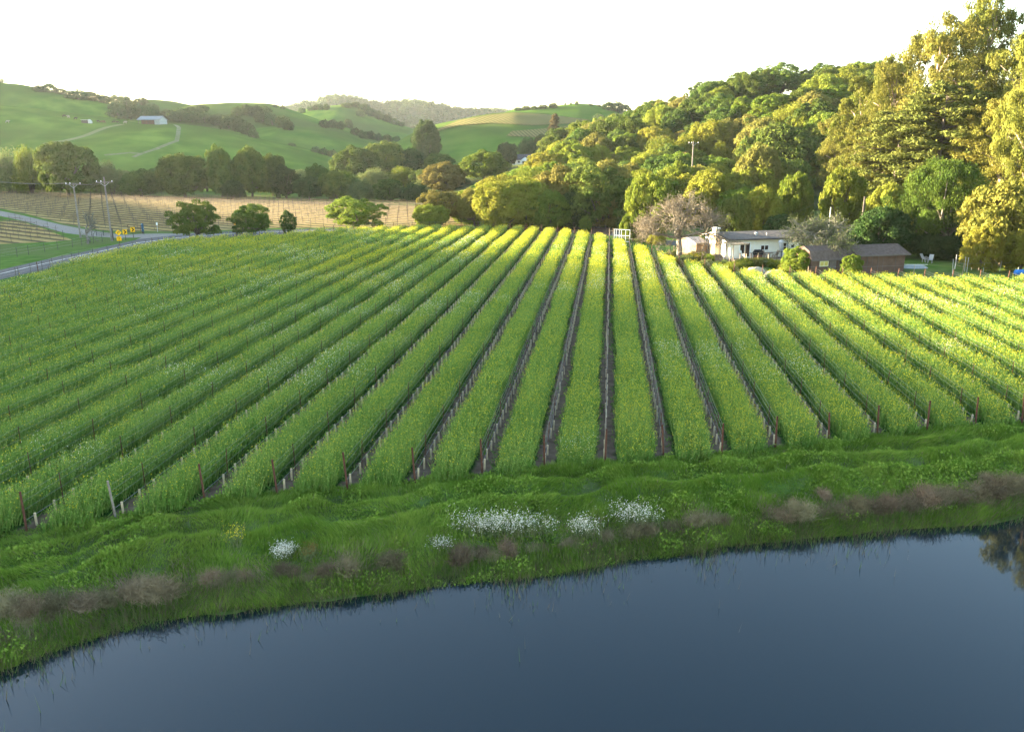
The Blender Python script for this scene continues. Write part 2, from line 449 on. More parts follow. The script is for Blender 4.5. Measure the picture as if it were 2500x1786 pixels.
# orient the strips to the rows: rotate object coordinates so x is the row offset
fsheet = bpy.data.meshes.new("field")
ctr = RV * 80 + PV * ROW0
loc2 = [((p - ctr) @ PV, (p - ctr) @ RV, 0) for p in FIELD]
fsheet.from_pydata([tuple(map(float, q)) for q in loc2], [], [tuple(range(len(loc2)))]); fsheet.materials.append(fm); fsheet.update()
fo = link("field", fsheet); fo.location = (ctr[0], ctr[1], .012); fo.rotation_euler = (0, 0, -ROWA); tag(fo, kind='structure')
# ------------------------------------------------------------------ far vineyards, road, drive
FVA = math.atan2(63, -42)                                    # azimuth of the far rows
dry1, dry2 = ((.06, .055, .03), (.10, .085, .05)), ((.22, .165, .065), (.28, .215, .10))
fvm = striped("mown_vineyard_floor", dry1, dry2, FVA, 3.0, .38)
fvpoly = [gp(*p) for p in [(-420, 462), (-200, 464), (0, 466), (330, 476), (650, 488), (840, 495), (1030, 504), (1110, 512), (1180, 530), (1160, 552), (1029, 553), (896, 555), (795, 556), (640, 557),
          (455, 566), (345, 563), (250, 563), (200, 553), (150, 545), (60, 521), (0, 509), (-150, 492), (-420, 480)]]
poly_sheet("far_vineyard_ground", fvpoly, .008, fvm)
fv2 = [gp(*p) for p in [(-250, 512), (-60, 530), (0, 540), (43, 538), (110, 559), (177, 586), (117, 591), (0, 596), (-200, 604), (-350, 560)]]
poly_sheet("roadside_vineyard_ground", fv2, .008, fvm)
gravel = mat("gravel", (.115, .11, .10), (.17, .16, .145), 3, detail=8, bump=.3)
asphalt = mat("asphalt", (.045, .045, .048), (.075, .073, .072), 1.2, detail=9, c3=(.06, .06, .062), scale3=.15)
paint = mat("road_paint", (.62, .62, .58), (.42, .42, .4), 2.0, detail=6)
dl = [gp(*p) for p in [(-420, 476), (-150, 501), (0, 514.5), (60, 527), (150, 549), (200, 558.5), (245, 566), (300, 574)]]
dr = [gp(*p) for p in [(-420, 486), (-150, 512), (0, 527), (50, 538), (110, 555), (160, 569), (225, 577), (300, 582)]]
ribbon("gravel_drive", dl, dr, .012, gravel)
rl = [gp(*p) for p in [(-400, 752), (-150, 694), (0, 659), (70, 643), (142, 627), (211, 613), (293, 594.5), (338, 584), (434, 574), (494, 569), (570, 564.6), (660, 561.3), (795, 559), (950, 557), (1100, 556)]]
rr = [gp(*p) for p in [(-400, 790), (-150, 722), (0, 683), (70, 666), (142, 649), (211, 633), (293, 616), (338, 606), (434, 591), (494, 585), (570, 578), (660, 573.5), (795, 570), (950, 567), (1100, 566)]]
rl = [np.array(p) for p in rl]; rr = [np.array(p) for p in rr]
ribbon("road", rl, rr, .016, asphalt)
ap = [gp(*p) for p in [(300, 574), (345, 571), (470, 569.5), (500, 568.8), (434, 575), (338, 585.5), (325, 588), (345, 580), (300, 580)]]
poly_sheet("road_apron", ap, .012, gravel)
def along(L, R, k): return [l + (r - l) * k for l, r in zip(L, R)]
ribbon("road_centre_line", along(rl, rr, .40), along(rl, rr, .43), .02, paint)
ribbon("dirt_path", [gp(*p) for p in [(1255, 545), (1360, 551), (1500, 556), (1560, 570), (1640, 588)]], [gp(*p) for p in [(1240, 560), (1360, 567), (1490, 574), (1550, 585), (1640, 600)]], .012,
       mat("leaf_litter", (.10, .06, .04), (.16, .10, .065), 1.5, detail=8))
ribbon("farm_drive", [gp(*p) for p in [(1500, 562), (1540, 574), (1600, 582), (1680, 592)]], [gp(*p) for p in [(1490, 574), (1535, 584), (1600, 592), (1680, 603)]], .02, gravel)

# ------------------------------------------------------------------ near vineyard: stakes, grow tubes, wires
rust = mat("rusty_steel", (.06, .027, .018), (.10, .045, .03), 6, rough=.8, detail=6)
tubem = mat("grow_tube_card", (.42, .32, .20), (.52, .41, .27), 5, rough=.7)
wirem = mat("galvanised_wire", (.20, .20, .19), rough=.5, metal=.6)
hosem = mat("drip_hose_rubber", (.16, .15, .14), rough=.5)
rng = np.random.default_rng(4)
tt = np.arange(0, 330, .5)
ROWS = []
for k in range(-70, 32):
    off = ROW0 + k * SPACE
    P = PV[None] * off + RV[None] * tt[:, None]
    ins = inpoly(P[:, 0], P[:, 1], FIELD)
    if ins.sum() < 8: continue
    w = np.where(ins)[0]; ROWS.append((k, off, tt[w[0]], tt[w[-1]]))
def rowname(k):
    if k == 0: return "the straight centre row"
    return f"the {ordn(abs(k) - 1)} row {'left' if k < 0 else 'right'} of centre"
def inview(p, m=40):
    if p[1] < 5: return False
    x, y = proj(p); return -m < x < 2500 + m and -m < y < 1786 + m
stake_me = MB()
stake_me.box(-.017, .017, -.004, .004, -.1, 1.62).box(-.004, .004, .004, .026, -.1, 1.62)
stake_me = stake_me.mesh("stake", rust)
end_me = MB().tube([(0, 0, -.1), (0, 0, 1.75)], [.05, .045], 8).mesh("end_post", rust)
pale_me = MB().tube([(0, 0, -.1), (0, 0, 1.75)], [.05, .045], 8).mesh("end_post", mat("weathered_post", (.15, .125, .10), (.22, .19, .155), 4))
tube_me = MB().tube([(0, 0, -.02), (0, 0, .56)], [.05, .05], 8).mesh("grow_tube", tubem)
stakes, tubes = [], []
for k, off, t0, t1 in ROWS:
    n = 0
    for j, t in enumerate(np.arange(t0 + 2.4, t1 - 1, 4.6)):
        p = PV * off + RV * (t + rng.normal(0, .08)); p = np.array((p[0], p[1], 0))
        if inview(p): stakes.append((k, n, p, np.hypot(*p[:2]))); n += 1
    n = 0
    for t in np.arange(t0 + .75, min(t1, 150), 1.22):
        p = PV * (off + rng.normal(0, .03)) + RV * (t + rng.normal(0, .05)); p = np.array((p[0], p[1], 0))
        if rng.random() < .05: continue
        if inview(p): tubes.append((k, n, p, np.hypot(*p[:2]))); n += 1
    vis = 0
    for e, t in enumerate((t0 + .2, t1 - .2)):
        p = PV * off + RV * t; p = np.array((p[0], p[1], 0))
        if inview(p):
            pale = e == 0 and np.hypot(*(p[:2] - gp(345, 1267)[:2])) < 1.2
            o = link("end_post", pale_me if pale else end_me, loc=p); o.rotation_euler = (rng.normal(0, .03) + (.05 if e else -.05), rng.normal(0, .03), rng.random() * 3)
            where = "by the pond verge" if e == 0 else "at the road side" if k < -8 else "at the farmhouse side"
            tag(o, f"{'pale weathered' if pale else 'thick rusty'} end post of {rowname(k)}, {where}", "post", "end posts of the vine rows")
            vis = 1
    # wires of this row
    a, b = PV * off + RV * (t0 + .2), PV * off + RV * (t1 - .2)
    if t1 - t0 > 4 and (inview((*a, 0)) or inview((*((a + b) / 2), 0)) or inview((*b, 0))):
        r = empty("trellis_wiring", (a[0], a[1], 0), 0)
        tag(r, f"drip hose and trellis wires strung along {rowname(k)}", "wire", "trellis wires of the vine rows")
        L = b - a
        def strand(nm, z, rad, m, sag):
            pts = [(L[0] * u, L[1] * u, z + sag * math.sin(u * 40) ) for u in np.linspace(0, 1, 24)]
            MB().tube(pts, rad, 4).build(nm, m, r)
        strand("drip_hose", .5, .013, hosem, .02)
        strand("wire", .95, .0045, wirem, .01); strand("wire", 1.3, .0045, wirem, .01); strand("wire", 1.55, .0045, wirem, .005)
def many(items, me, name, labelf, cat, group, stuffname, tilt):
    items.sort(key=lambda q: q[3])
    for k, n, p, d in items[:300]:
        o = link(name, me, loc=p); o.rotation_euler = (rng.normal(0, tilt), rng.normal(0, tilt), rng.random() * .4)
        tag(o, labelf(k, n), cat, group)
    bv = np.array([v.co[:] for v in me.vertices]); bf = [tuple(p.vertices) for p in me.polygons]
    q4 = np.array([f for f in bf if len(f) == 4])
    rest = np.array([p for _, _, p, _ in items[300:]])
    if not len(rest): return
    V = (rest[:, None, :] + bv[None] * np.array((1.15, 1.15, 1))).reshape(-1, 3)
    Q = (q4[None] + (np.arange(len(rest)) * len(bv))[:, None, None]).reshape(-1, 4)
    tag(link(stuffname, np_mesh(stuffname, V, Q, [me.materials[0]])), kind='stuff')
many(stakes, stake_me, "vine_stake", lambda k, n: f"{ordn(n)} thin stake from the pond end in {rowname(k)}", "stake", "thin rusty stakes of the near vineyard", "distant_stakes", .02)
many(tubes, tube_me, "grow_tube", lambda k, n: f"{ordn(n)} pale grow tube from the pond end in {rowname(k)}", "grow tube", "pale grow tubes round the young vines", "distant_grow_tubes", .03)

# ------------------------------------------------------------------ mustard cover crop between the rows
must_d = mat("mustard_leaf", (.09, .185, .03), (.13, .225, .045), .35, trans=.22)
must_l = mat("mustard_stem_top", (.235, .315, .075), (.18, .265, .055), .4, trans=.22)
must_y = mat("mustard_flower", (.62, .52, .03), (.5, .45, .03), 2.0, trans=.3)
must_w = mat("radish_flower", (.70, .66, .55), (.56, .54, .44), 2.0, trans=.3)
def tri_fan(P, D, S, W):
    """triangles: base centre P, direction D*length S, half width W, random side"""
    n = len(P)
    r = rng.normal(size=(n, 3)); c = np.cross(D, r); c /= np.linalg.norm(c, axis=1, keepdims=True) + 1e-9
    a = P - c * W[:, None]; b = P + c * W[:, None]; t = P + D * S[:, None]
    return np.stack([a, b, t], 1).reshape(-1, 3)
def unit(v): return v / (np.linalg.norm(v, axis=-1, keepdims=True) + 1e-9)
VV, MI = [], []
def emit(tri, m): VV.append(tri.astype(np.float32)); MI.append(np.full(len(tri) // 3, m, np.int32) if np.isscalar(m) else m.astype(np.int32))
strips = [(ROW0 + (k + .5) * SPACE, t0, t1) for (k, off, t0, t1) in ROWS]
for (ya, yb, dens, sz) in ((18, 46, 200, 1.0), (46, 70, 135, 1.2), (70, 100, 90, 1.5), (100, 190, 60, 1.9)):
    for off, t0, t1 in strips:
        ta, tb = max(t0 - 3, 0), t1 + 3
        n = int((tb - ta) * 2.2 * dens)
        t = rng.uniform(ta, tb, n); u = rng.uniform(-1.1, 1.1, n)
        x, y = PV[0] * (off + u) + RV[0] * t, PV[1] * (off + u) + RV[1] * t
        hw = .79 + .16 * (fbm(t * .22, np.full(n, off), 21, 3) - .5) * 2
        # to the left the strips are wider: the growth closes over the vine rows
        hw = np.clip(hw - .09 * np.clip((-x - 2) / 18, 0, 1), .55, 1.05)
        ok = (y >= ya) & (y < yb) & (np.abs(u) < hw) & inpoly(x, y, FIELD) & (np.abs(x) < .70 * y + 12)
        x, y, u, hw, t = x[ok], y[ok], u[ok], hw[ok], t[ok]
        n = len(x)
        if not n: continue
        H = (1.3 + .2 * np.clip((-x - 4) / 25, 0, 1)) * (1 - .3 * np.abs(u / hw) ** 5) * (.80 + .4 * fbm(x * .25, y * .25, 31, 3)) * rng.uniform(.72, 1.12, n) * np.clip(.55 + (t - t0) * .3, .55, 1)
        B = np.stack([x, y, np.zeros(n)], 1)
        lean = np.stack([rng.normal(0, .16, n) + .10, rng.normal(0, .16, n), np.ones(n)], 1)
        lean += np.outer(u / hw * .10, (PV[0], PV[1], 0)); lean = unit(lean)
        yel = np.clip((fbm(x * .11 + 3, y * .11, 41, 3) - .47) * 5, 0, 1)
        # yellow bands where the flowers stand thick towards the far end
        far = np.clip((y - 62) / 40, 0, 1)
        yel = np.clip(.16 + .06 * np.clip((x + 14) / 10, 0, 1) + .6 * yel * (.12 + far) + .25 * np.clip((x - 2) / 14, 0, 1) * np.clip((72 - y) / 30, 0, 1), 0, .95)
        band = np.maximum(np.exp(-((t - 106) / 6) ** 2), np.exp(-((t - 131) / 5) ** 2)) * np.clip((x + 34) / 14, 0, 1) * np.clip((fbm(x * .2, y * .2, 45, 3) - .25) * 3, .2, 1)
        yel = np.clip(yel + .75 * band + .4 * np.clip((-x - 8) / 20, 0, 1) * np.clip((y - 62) / 25, 0, 1) * np.clip((fbm(x * .09, y * .2, 47, 3) - .3) * 2.5, .1, 1), 0, 1)
        whi = np.clip((fbm(x * .16 + 40, y * .16, 51, 3) - .56) * 6, 0, 1) * .20
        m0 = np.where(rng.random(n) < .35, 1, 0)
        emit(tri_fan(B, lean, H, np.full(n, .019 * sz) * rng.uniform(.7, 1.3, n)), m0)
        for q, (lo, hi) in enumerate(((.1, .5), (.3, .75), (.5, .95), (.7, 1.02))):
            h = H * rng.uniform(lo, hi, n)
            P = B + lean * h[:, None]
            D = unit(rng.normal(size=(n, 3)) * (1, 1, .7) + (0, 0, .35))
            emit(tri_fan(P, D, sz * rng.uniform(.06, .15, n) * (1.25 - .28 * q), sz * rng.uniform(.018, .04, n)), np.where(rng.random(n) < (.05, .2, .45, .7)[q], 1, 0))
        for q in range(2):
            pick = rng.random(n) < (yel if q == 0 else yel * .8)
            wh = rng.random(n) < whi
            sel = pick | wh
            if sel.any():
                P = B[sel] + lean[sel] * (H[sel] * rng.uniform(.86, 1.04, sel.sum()))[:, None] + rng.normal(0, .03, (sel.sum(), 3))
                D = unit(rng.normal(size=(sel.sum(), 3)))
                s_ = sz * rng.uniform(.028, .048, sel.sum())
                emit(tri_fan(P, D, s_, s_ * .55), np.where(wh[sel], 3, 2))
# low weeds creeping from the strips onto the bare soil under the vines
for off, t0, t1 in strips:
    n = int((t1 - t0) * 55)
    t = rng.uniform(t0, t1, n); u = SPACE / 2 - np.abs(rng.exponential(.16, n)) * 0 - rng.uniform(.18, .75, n); u = u * rng.choice([-1, 1], n)
    x, y = PV[0] * (off + u) + RV[0] * t, PV[1] * (off + u) + RV[1] * t
    den = np.clip((fbm(x * .5, y * .5, 81, 3) - .36) * 3.5, 0, 1) * np.clip((SPACE / 2 - .1 - np.abs(u)) / .35, 0, 1) + .25 * np.clip((-x - 4) / 20, 0, 1)
    ok = (rng.random(n) < den) & inpoly(x, y, FIELD) & (np.abs(x) < .68 * y + 6)
    x, y = x[ok], y[ok]; n = len(x); sz_ = np.interp(y, [30, 60, 110], [1, 1.4, 2.2])
    D = unit(rng.normal(size=(n, 3)) * (.8, .8, .3) + (0, 0, .8))
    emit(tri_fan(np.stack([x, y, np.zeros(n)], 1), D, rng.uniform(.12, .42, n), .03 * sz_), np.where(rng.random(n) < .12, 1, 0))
V = np.concatenate(VV); M = np.concatenate(MI)
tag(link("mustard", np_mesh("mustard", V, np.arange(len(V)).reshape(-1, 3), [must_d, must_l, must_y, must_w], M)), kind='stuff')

# ------------------------------------------------------------------ grass of the bank and verge
VV, MI = [], []
bank_g1 = mat("bank_grass_blade", (.095, .178, .020), (.14, .225, .030), .5, trans=.35)
bank_g2 = mat("bank_grass_light", (.20, .285, .045), (.16, .25, .04), .8, trans=.35)
bank_d = mat("dry_grass_blade", (.18, .14, .10), (.24, .19, .13), 1.0, trans=.2)
n = 720000
x = rng.uniform(-40, 74, n); ys = np.interp(x, SHORE[:, 0], SHORE[:, 1]); yf = np.interp(x, FRONT[:, 0], FRONT[:, 1])
y = ys + (yf - ys) * rng.uniform(-.06, 1.10, n)
ok = np.abs(x) < .72 * y + 9
x, y = x[ok], y[ok]; n = len(x)
t, w = bank_t(x, y); z = ground_z(x, y)
ok = (z > WZ - .35); x, y, z, t, w = x[ok], y[ok], z[ok], t[ok], w[ok]; n = len(x)
wx, wy = fbm(x * .55, y * .55, 61, 3) - .5, fbm(x * .55 + 9, y * .55, 62, 3) - .5
clump = fbm(x * .8, y * .8, 63, 3)
H = (.14 + .62 * np.clip(clump - .3, 0, 1)) * rng.uniform(.6, 1.3, n) * np.where(t < .12, 1.25, 1.0)
D = unit(np.stack([wx * 3.2 + rng.normal(0, .33, n), wy * 3.2 + rng.normal(0, .33, n) - .15, np.ones(n)], 1))
mi = np.where(rng.random(n) < np.clip((fbm(x * .22, y * .5, 64, 3) - .32) * 2.2, .08, .9), 1, 0)
mi = np.where((rng.random(n) < .42 * np.clip(1 - np.abs(t - .2) / .24, 0, 1) * np.clip((fbm(x * .6, y * .6, 68, 3) - .3) * 3, .1, 1)) | (rng.random(n) < .012), 2, mi)
emit(tri_fan(np.stack([x, y, z - .02], 1), D, H, rng.uniform(.010, .024, n)), mi)
pk = np.where((fbm(x * .45, y * .9, 66, 3) > .54) & (rng.random(n) < .22))[0]; m_ = len(pk)
emit(tri_fan(np.stack([x[pk], y[pk], z[pk] + H[pk] * rng.uniform(.3, 1.0, m_)], 1), unit(rng.normal(size=(m_, 3)) + (0, 0, .3)), rng.uniform(.06, .16, m_), rng.uniform(.03, .06, m_)), np.where(rng.random(m_) < .6, 1, 0))
V = np.concatenate(VV); M = np.concatenate(MI)
tag(link("bank_grass", np_mesh("bank_grass", V, np.arange(len(V)).reshape(-1, 3), [bank_g1, bank_g2, bank_d], M)), kind='stuff')
# reeds standing in the shallows
VV, MI = [], []
n = 70000
x = rng.uniform(-34, 62, n); ys = np.interp(x, SHORE[:, 0], SHORE[:, 1]); y = ys + rng.normal(.25, .55, n)
ok = (np.abs(x) < .72 * y + 3) & (ground_z(x, y) > WZ - .22) & (ground_z(x, y) < WZ + .5); x, y = x[ok], y[ok]; n = len(x)
D = unit(np.stack([rng.normal(.03, .25, n), rng.normal(-.1, .25, n), np.ones(n)], 1))
emit(tri_fan(np.stack([x, y, ground_z(x, y) - .03], 1), D, rng.uniform(.2, .62, n), rng.uniform(.008, .016, n)), np.where(rng.random(n) < .42, 1, 0))
n = 30000
x = rng.uniform(-30, 60, n); ys = np.interp(x, SHORE[:, 0], SHORE[:, 1])
den = np.clip((fbm(x * .5, x * 0, 71, 3) - .3) * 2.2, .05, 1)
y = ys - np.abs(rng.exponential(.75, n)) * (.3 + den) + .25
ok = (rng.random(n) < den) & (np.abs(x) < .72 * y + 3); x, y = x[ok], y[ok]; n = len(x)
D = unit(np.stack([rng.normal(.05, .22, n), rng.normal(0, .22, n), np.ones(n)], 1))
emit(tri_fan(np.stack([x, y, np.full(n, WZ - .05)], 1), D, rng.uniform(.15, .7, n) * (.6 + .6 * den[ok]), rng.uniform(.007, .013, n)), np.where(rng.random(n) < .5, 1, 0))
reed1, reed2 = mat("reed_green", (.06, .12, .02), (.09, .14, .03), 1.0, trans=.2), mat("reed_dry", (.15, .12, .07), (.10, .08, .05), 1.0, trans=.2)
V = np.concatenate(VV); M = np.concatenate(MI)
tag(link("reeds", np_mesh("reeds", V, np.arange(len(V)).reshape(-1, 3), [reed1, reed2], M)), kind='stuff')

# dry weed bushes and white radish on the bank
dryb = mat("dry_weed", (.145, .115, .068), (.22, .18, .11), 2.0, trans=.15, rnd=.25)
def dry_weed(seed, n=1500):
    r = np.random.default_rng(seed)
    c = r.normal(0, .16, (n, 3)) * (1, 1, 0)
    D = unit(r.normal(0, .55, (n, 3)) * (1, 1, .5) + (0, 0, 1.0)); L = r.uniform(.25, .85, n)
    global rng
    sv_, rng = rng, r
    st = tri_fan(c, D, L, np.full(n, .007))
    P = c + D * (L * r.uniform(.35, 1, n))[:, None]
    tw = tri_fan(P, unit(D + r.normal(0, .8, (n, 3))), r.uniform(.08, .25, n), np.full(n, .008))
    rng = sv_
    V = np.concatenate([st, tw]); return np_mesh("dry_weed", V, np.arange(len(V)).reshape(-1, 3), [dryb])
DW = [dry_weed(s) for s in range(3)]
wl = [(20, 1490, 1.5), (70, 1500, 1.2), (130, 1480, 1.1), (195, 1475, 1.4), (255, 1470, 1.1), (330, 1450, 1.6), (380, 1460, 1.5), (420, 1450, 1.1), (520, 1425, 1.0), (560, 1420, .9), (690, 1398, 1.0), (800, 1400, 1.0),
      (850, 1392, 1.1), (960, 1372, .9), (1125, 1368, 1.2), (1180, 1355, .9), (1240, 1350, 1.0), (1400, 1330, .8), (1480, 1318, .8), (1540, 1310, 1.2), (1575, 1305, 1.1), (1640, 1290, .9), (1700, 1280, 1.0), (1740, 1275, .9),
      (1900, 1265, 1.2), (1950, 1262, 1.3), (2000, 1258, 1.1), (2045, 1255, 1.3), (2090, 1250, 1.3), (2130, 1246, 1.2), (2170, 1242, 1.3), (2215, 1236, 1.3), (2255, 1230, 1.4), (2300, 1224, 1.4), (2340, 1218, 1.5), (2385, 1212, 1.6),
      (2425, 1205, 1.6), (2465, 1200, 1.6), (2500, 1195, 1.6), (2010, 1215, .8), (2260, 1195, .7), (2405, 1175, .8)]
_sx = [(0, 1628), (220, 1545), (440, 1496), (660, 1468), (880, 1441), (1100, 1419), (1320, 1397), (1540, 1358), (1760, 1325), (1980, 1303), (2200, 1281), (2500, 1245)]
for q in range(44):
    px = 12 + q * 57 + rng.normal(0, 16); wl.append((px, float(np.interp(px, *zip(*_sx))) - np.interp(px, [0, 800, 2500], [75, 48, 40]) + rng.normal(0, 9), rng.uniform(.45, .85)))
wl.sort()
for i, (px, py, s) in enumerate(wl):
    p = hit(px, py); p[2] -= .03
    o = link("dry_weed", DW[i % 3], loc=p); o.rotation_euler = (0, 0, i * 1.7); f_ = .75 + .5 * ((i * 37) % 11) / 11; o.scale = (s * 1.05 * f_, s * .75, s * (.5 + .45 * ((i * 23) % 7) / 7))
    tag(o, f"grey brown dry weed bush on the pond bank, {ordn(i)} from the left of its row", "weed", "dry weeds along the pond bank")
# white flowering radish clumps
rad_st = mat("radish_stem", (.10, .15, .05), (.16, .17, .08), 2.0, trans=.25)
def radish(seed, w, d, h, n):
    global rng
    sv_, rng = rng, np.random.default_rng(seed)
    c = np.clip(rng.normal(0, .52, (n, 3)), -1.15, 1.15) * (w / 2, d / 2, 0)
    D = unit(rng.normal(0, .28, (n, 3)) * (1, 1, .3) + (0, 0, 1)); L = h * rng.uniform(.45, 1.1, n) * (.7 + .5 * fbm(c[:, 0] * 1.3, c[:, 1] * 1.3, seed, 2))
    st = tri_fan(c, D, L, np.full(n, .010))
    fl = []
    for q in range(3):
        P = c + D * (L * rng.uniform(.6, 1.03, n))[:, None] + rng.normal(0, .05, (n, 3)); s_ = rng.uniform(.022, .05, n)
        fl.append(tri_fan(P, unit(rng.normal(size=(n, 3))), s_, s_ * .6))
    lf = tri_fan(c + D * (L * rng.uniform(.1, .7, n))[:, None], unit(rng.normal(size=(n, 3))), rng.uniform(.05, .14, n), rng.uniform(.02, .035, n))
    rng = sv_
    f = np.concatenate(fl); g = np.concatenate([st, lf])
    return np_mesh("stems", g, np.arange(len(g)).reshape(-1, 3), [rad_st]), np_mesh("blossoms", f, np.arange(len(f)).reshape(-1, 3), [must_w])
def small_plant(name, px, py, lab, fm_, n, w, h, seed):
    r = tag(empty(name, hit(px, py)), lab, "plant"); a, b = radish(seed, w, w, h, n); b.materials.clear(); b.materials.append(fm_); link("stems", a, r); link("blossoms", b, r)
small_plant("mustard_plant", 580, 1330, "single yellow flowering mustard plant in the bank grass left of the white cushion", must_y, 60, .6, 1.0, 71)
small_plant("dock_plant", 758, 1360, "rusty tinged dock plant in the grass just right of the white cushion", mat("dock_seed", (.16, .10, .03), (.12, .11, .03), 3.0, trans=.2), 160, .7, .7, 72)
for i, (px, py, w, h, n, lab) in enumerate([(1225, 1302, 3.7, 1.05, 800, "broad white flowering radish clump on the bank, largest of the white clumps"),
        (1425, 1304, 1.2, .85, 260, "small white flowering radish clump between the broad one and the tall loose one"),
        (1545, 1280, 2.0, 1.15, 330, "tall loose white flowering radish clump with open stems"),
        (695, 1350, .8, .45, 420, "low dense cushion of white flowers alone on the left part of the bank"),
        (1075, 1330, 1.0, .4, 150, "sparse low white blossoms in the grass left of the broad clump")]):
    p = hit(px, py)
    r = tag(empty("wild_radish", p), lab, "flower clump", "white wild radish on the bank")
    a, b = radish(90 + i, w, .9, h, n); link("stems", a, r); link("blossoms", b, r)
# ------------------------------------------------------------------ trees: prototypes
def leaves(P, N, s, asp, r, up=None):
    """diamond leaves at P facing N, length s, aspect asp"""
    n = len(P)
    N = unit(N)
    d = unit(r.normal(size=(n, 3))) if up is None else unit(up + r.normal(0, .35, (n, 3)))
    c = unit(np.cross(N, d)); d = unit(np.cross(c, N))
    s = s[:, None]
    return np.stack([P + d * s, P + c * s * asp, P - d * s, P - c * s * asp], 1).reshape(-1, 3)
def clump_leaves(C, R, n, size, r, jit=.55, asp=.6, lo=.72, droop=None, top=0.0):
    """C (m,3) centres, R (m,3) radii, n leaves per clump"""
    m = len(C)
    u = unit(r.normal(size=(m, n, 3)))
    if top: u[..., 2] = np.where(u[..., 2] < -top, -u[..., 2] * .6, u[..., 2])
    rho = r.uniform(lo, 1.05, (m, n, 1))
    P = C[:, None] + R[:, None] * u * rho
    N = u / R[:, None] + r.normal(0, jit, (m, n, 3)) / R.mean(1)[:, None, None]
    P, N = P.reshape(-1, 3), N.reshape(-1, 3)
    s = size * r.uniform(.55, 1.3, len(P))
    up = None if droop is None else np.tile(np.array((0, 0, -1.0)) * droop, (len(P), 1))
    return leaves(P, N, s, asp, r, up)
def crown_mesh(name, vs, m):
    V = np.concatenate(vs); return np_mesh(name, V, np.arange(len(V)).reshape(-1, 4), [m])
def fib(n, zmin, r, jit=.25):
    i = np.arange(n) + .5
    z = 1 - (1 - zmin) * i / n; th = i * 2.39996 + r.normal(0, jit, n)
    q = np.sqrt(np.maximum(0, 1 - z * z)); return unit(np.stack([q * np.cos(th), q * np.sin(th), z], 1) + r.normal(0, jit * .35, (n, 3)))
bark = mat("bark", (.07, .055, .045), (.12, .10, .085), 3, detail=6)
bark_grey = mat("grey_bark", (.13, .11, .095), (.20, .175, .15), 3, detail=6)
bark_euc = mat("eucalyptus_bark", (.22, .16, .12), (.32, .25, .19), 1.2, detail=6)
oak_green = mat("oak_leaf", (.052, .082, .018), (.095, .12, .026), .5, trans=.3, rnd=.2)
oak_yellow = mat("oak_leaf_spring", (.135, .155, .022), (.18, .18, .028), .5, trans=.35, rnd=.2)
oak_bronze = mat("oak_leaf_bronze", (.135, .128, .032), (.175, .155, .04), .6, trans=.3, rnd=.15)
bay_bright = mat("bay_leaf", (.095, .142, .021), (.15, .178, .027), .5, trans=.35, rnd=.15)
willow_m = mat("willow_leaf", (.10, .13, .05), (.14, .16, .055), .5, trans=.3, rnd=.15)
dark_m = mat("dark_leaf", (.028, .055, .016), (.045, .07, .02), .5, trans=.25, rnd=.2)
euc_m = mat("eucalyptus_leaf", (.112, .124, .026), (.165, .152, .034), .35, trans=.3, rnd=.12)
euc_g = mat("eucalyptus_leaf_green", (.13, .14, .028), (.18, .17, .034), .35, trans=.3, rnd=.12)
pine_m = mat("pine_needle", (.055, .09, .018), (.09, .125, .022), .5, trans=.25, rnd=.1)
cyp_m = mat("cypress_leaf", (.09, .105, .025), (.14, .14, .035), .5, trans=.2, rnd=.1)
red_m = mat("conifer_leaf", (.075, .065, .03), (.11, .085, .04), .5, trans=.2)
far_m = mat("far_oak_leaf", (.04, .07, .022), (.065, .09, .03), .3, trans=.2, rnd=.25)
TREES = {}
def reg(name, crown, trunk, W, H): TREES[name] = (crown, trunk, W, H)
def limbs(mb, base, fork, tips, r0, r):
    mb.tube([base, (base + fork) / 2 + r.normal(0, r0 * .4, 3) * (1, 1, 0), fork], [r0 * 1.25, r0, r0 * .85], 8)
    for t in tips:
        mid = fork * .45 + t * .55 + r.normal(0, .06, 3) * np.linalg.norm(t - fork) + np.array((0, 0, -.06 * np.linalg.norm(t - fork)))
        mb.tube([fork, (fork + mid) / 2, mid, t], [r0 * .6, r0 * .42, r0 * .3, r0 * .1], 5)
def oak(name, seed, n=96, lf=250, ls=.2, zmin=-.8, flat=.9, trunk_h=.75, lobes=4, cr=(.85, 1.45), rv=(.9, 1.07)):
    r = np.random.default_rng(seed)
    U = fib(n, zmin, r)
    L = unit(r.normal(size=(lobes, 3)) * (1, 1, .6) + (0, 0, .25))
    rad = 4.1 * (.86 + .3 * np.max(np.clip(U @ L.T, 0, 1) ** 3, axis=1)) * r.uniform(*rv, n)
    c0 = np.array((0, 0, trunk_h + 2.9))
    C = U * rad[:, None] * (1, 1, flat) + c0
    k = r.uniform(*cr, n); R = np.stack([k, k, k * .82], 1)
    Ci = unit(r.normal(size=(16, 3))) * (2.1, 2.1, 1.6) + c0
    v = [clump_leaves(C, R, lf, ls, r, top=.5), clump_leaves(Ci, np.full((16, 3), 1.5), 60, ls * 1.2, r)]
    V = np.concatenate(v); W = np.ptp(V[:, 0]); H = V[:, 2].max()
    mb = MB(); tips = C[r.choice(n, 13, replace=False)]
    limbs(mb, np.array((0, 0, -.6)), np.array((.2, .1, trunk_h + .5)), list(tips), .33, r)
    reg(name, crown_mesh("crown", v, oak_green), mb.mesh("trunk", bark, True), W, H)
for s in range(4): oak(f"oak{s}", 100 + s)
oak("round0", 120, n=120, lf=200, ls=.19, zmin=-.8, trunk_h=.7, cr=(.7, 1.15), flat=1.0)
oak("round1", 121, n=120, lf=200, ls=.19, zmin=-.8, trunk_h=.7, cr=(.7, 1.15), flat=.95)
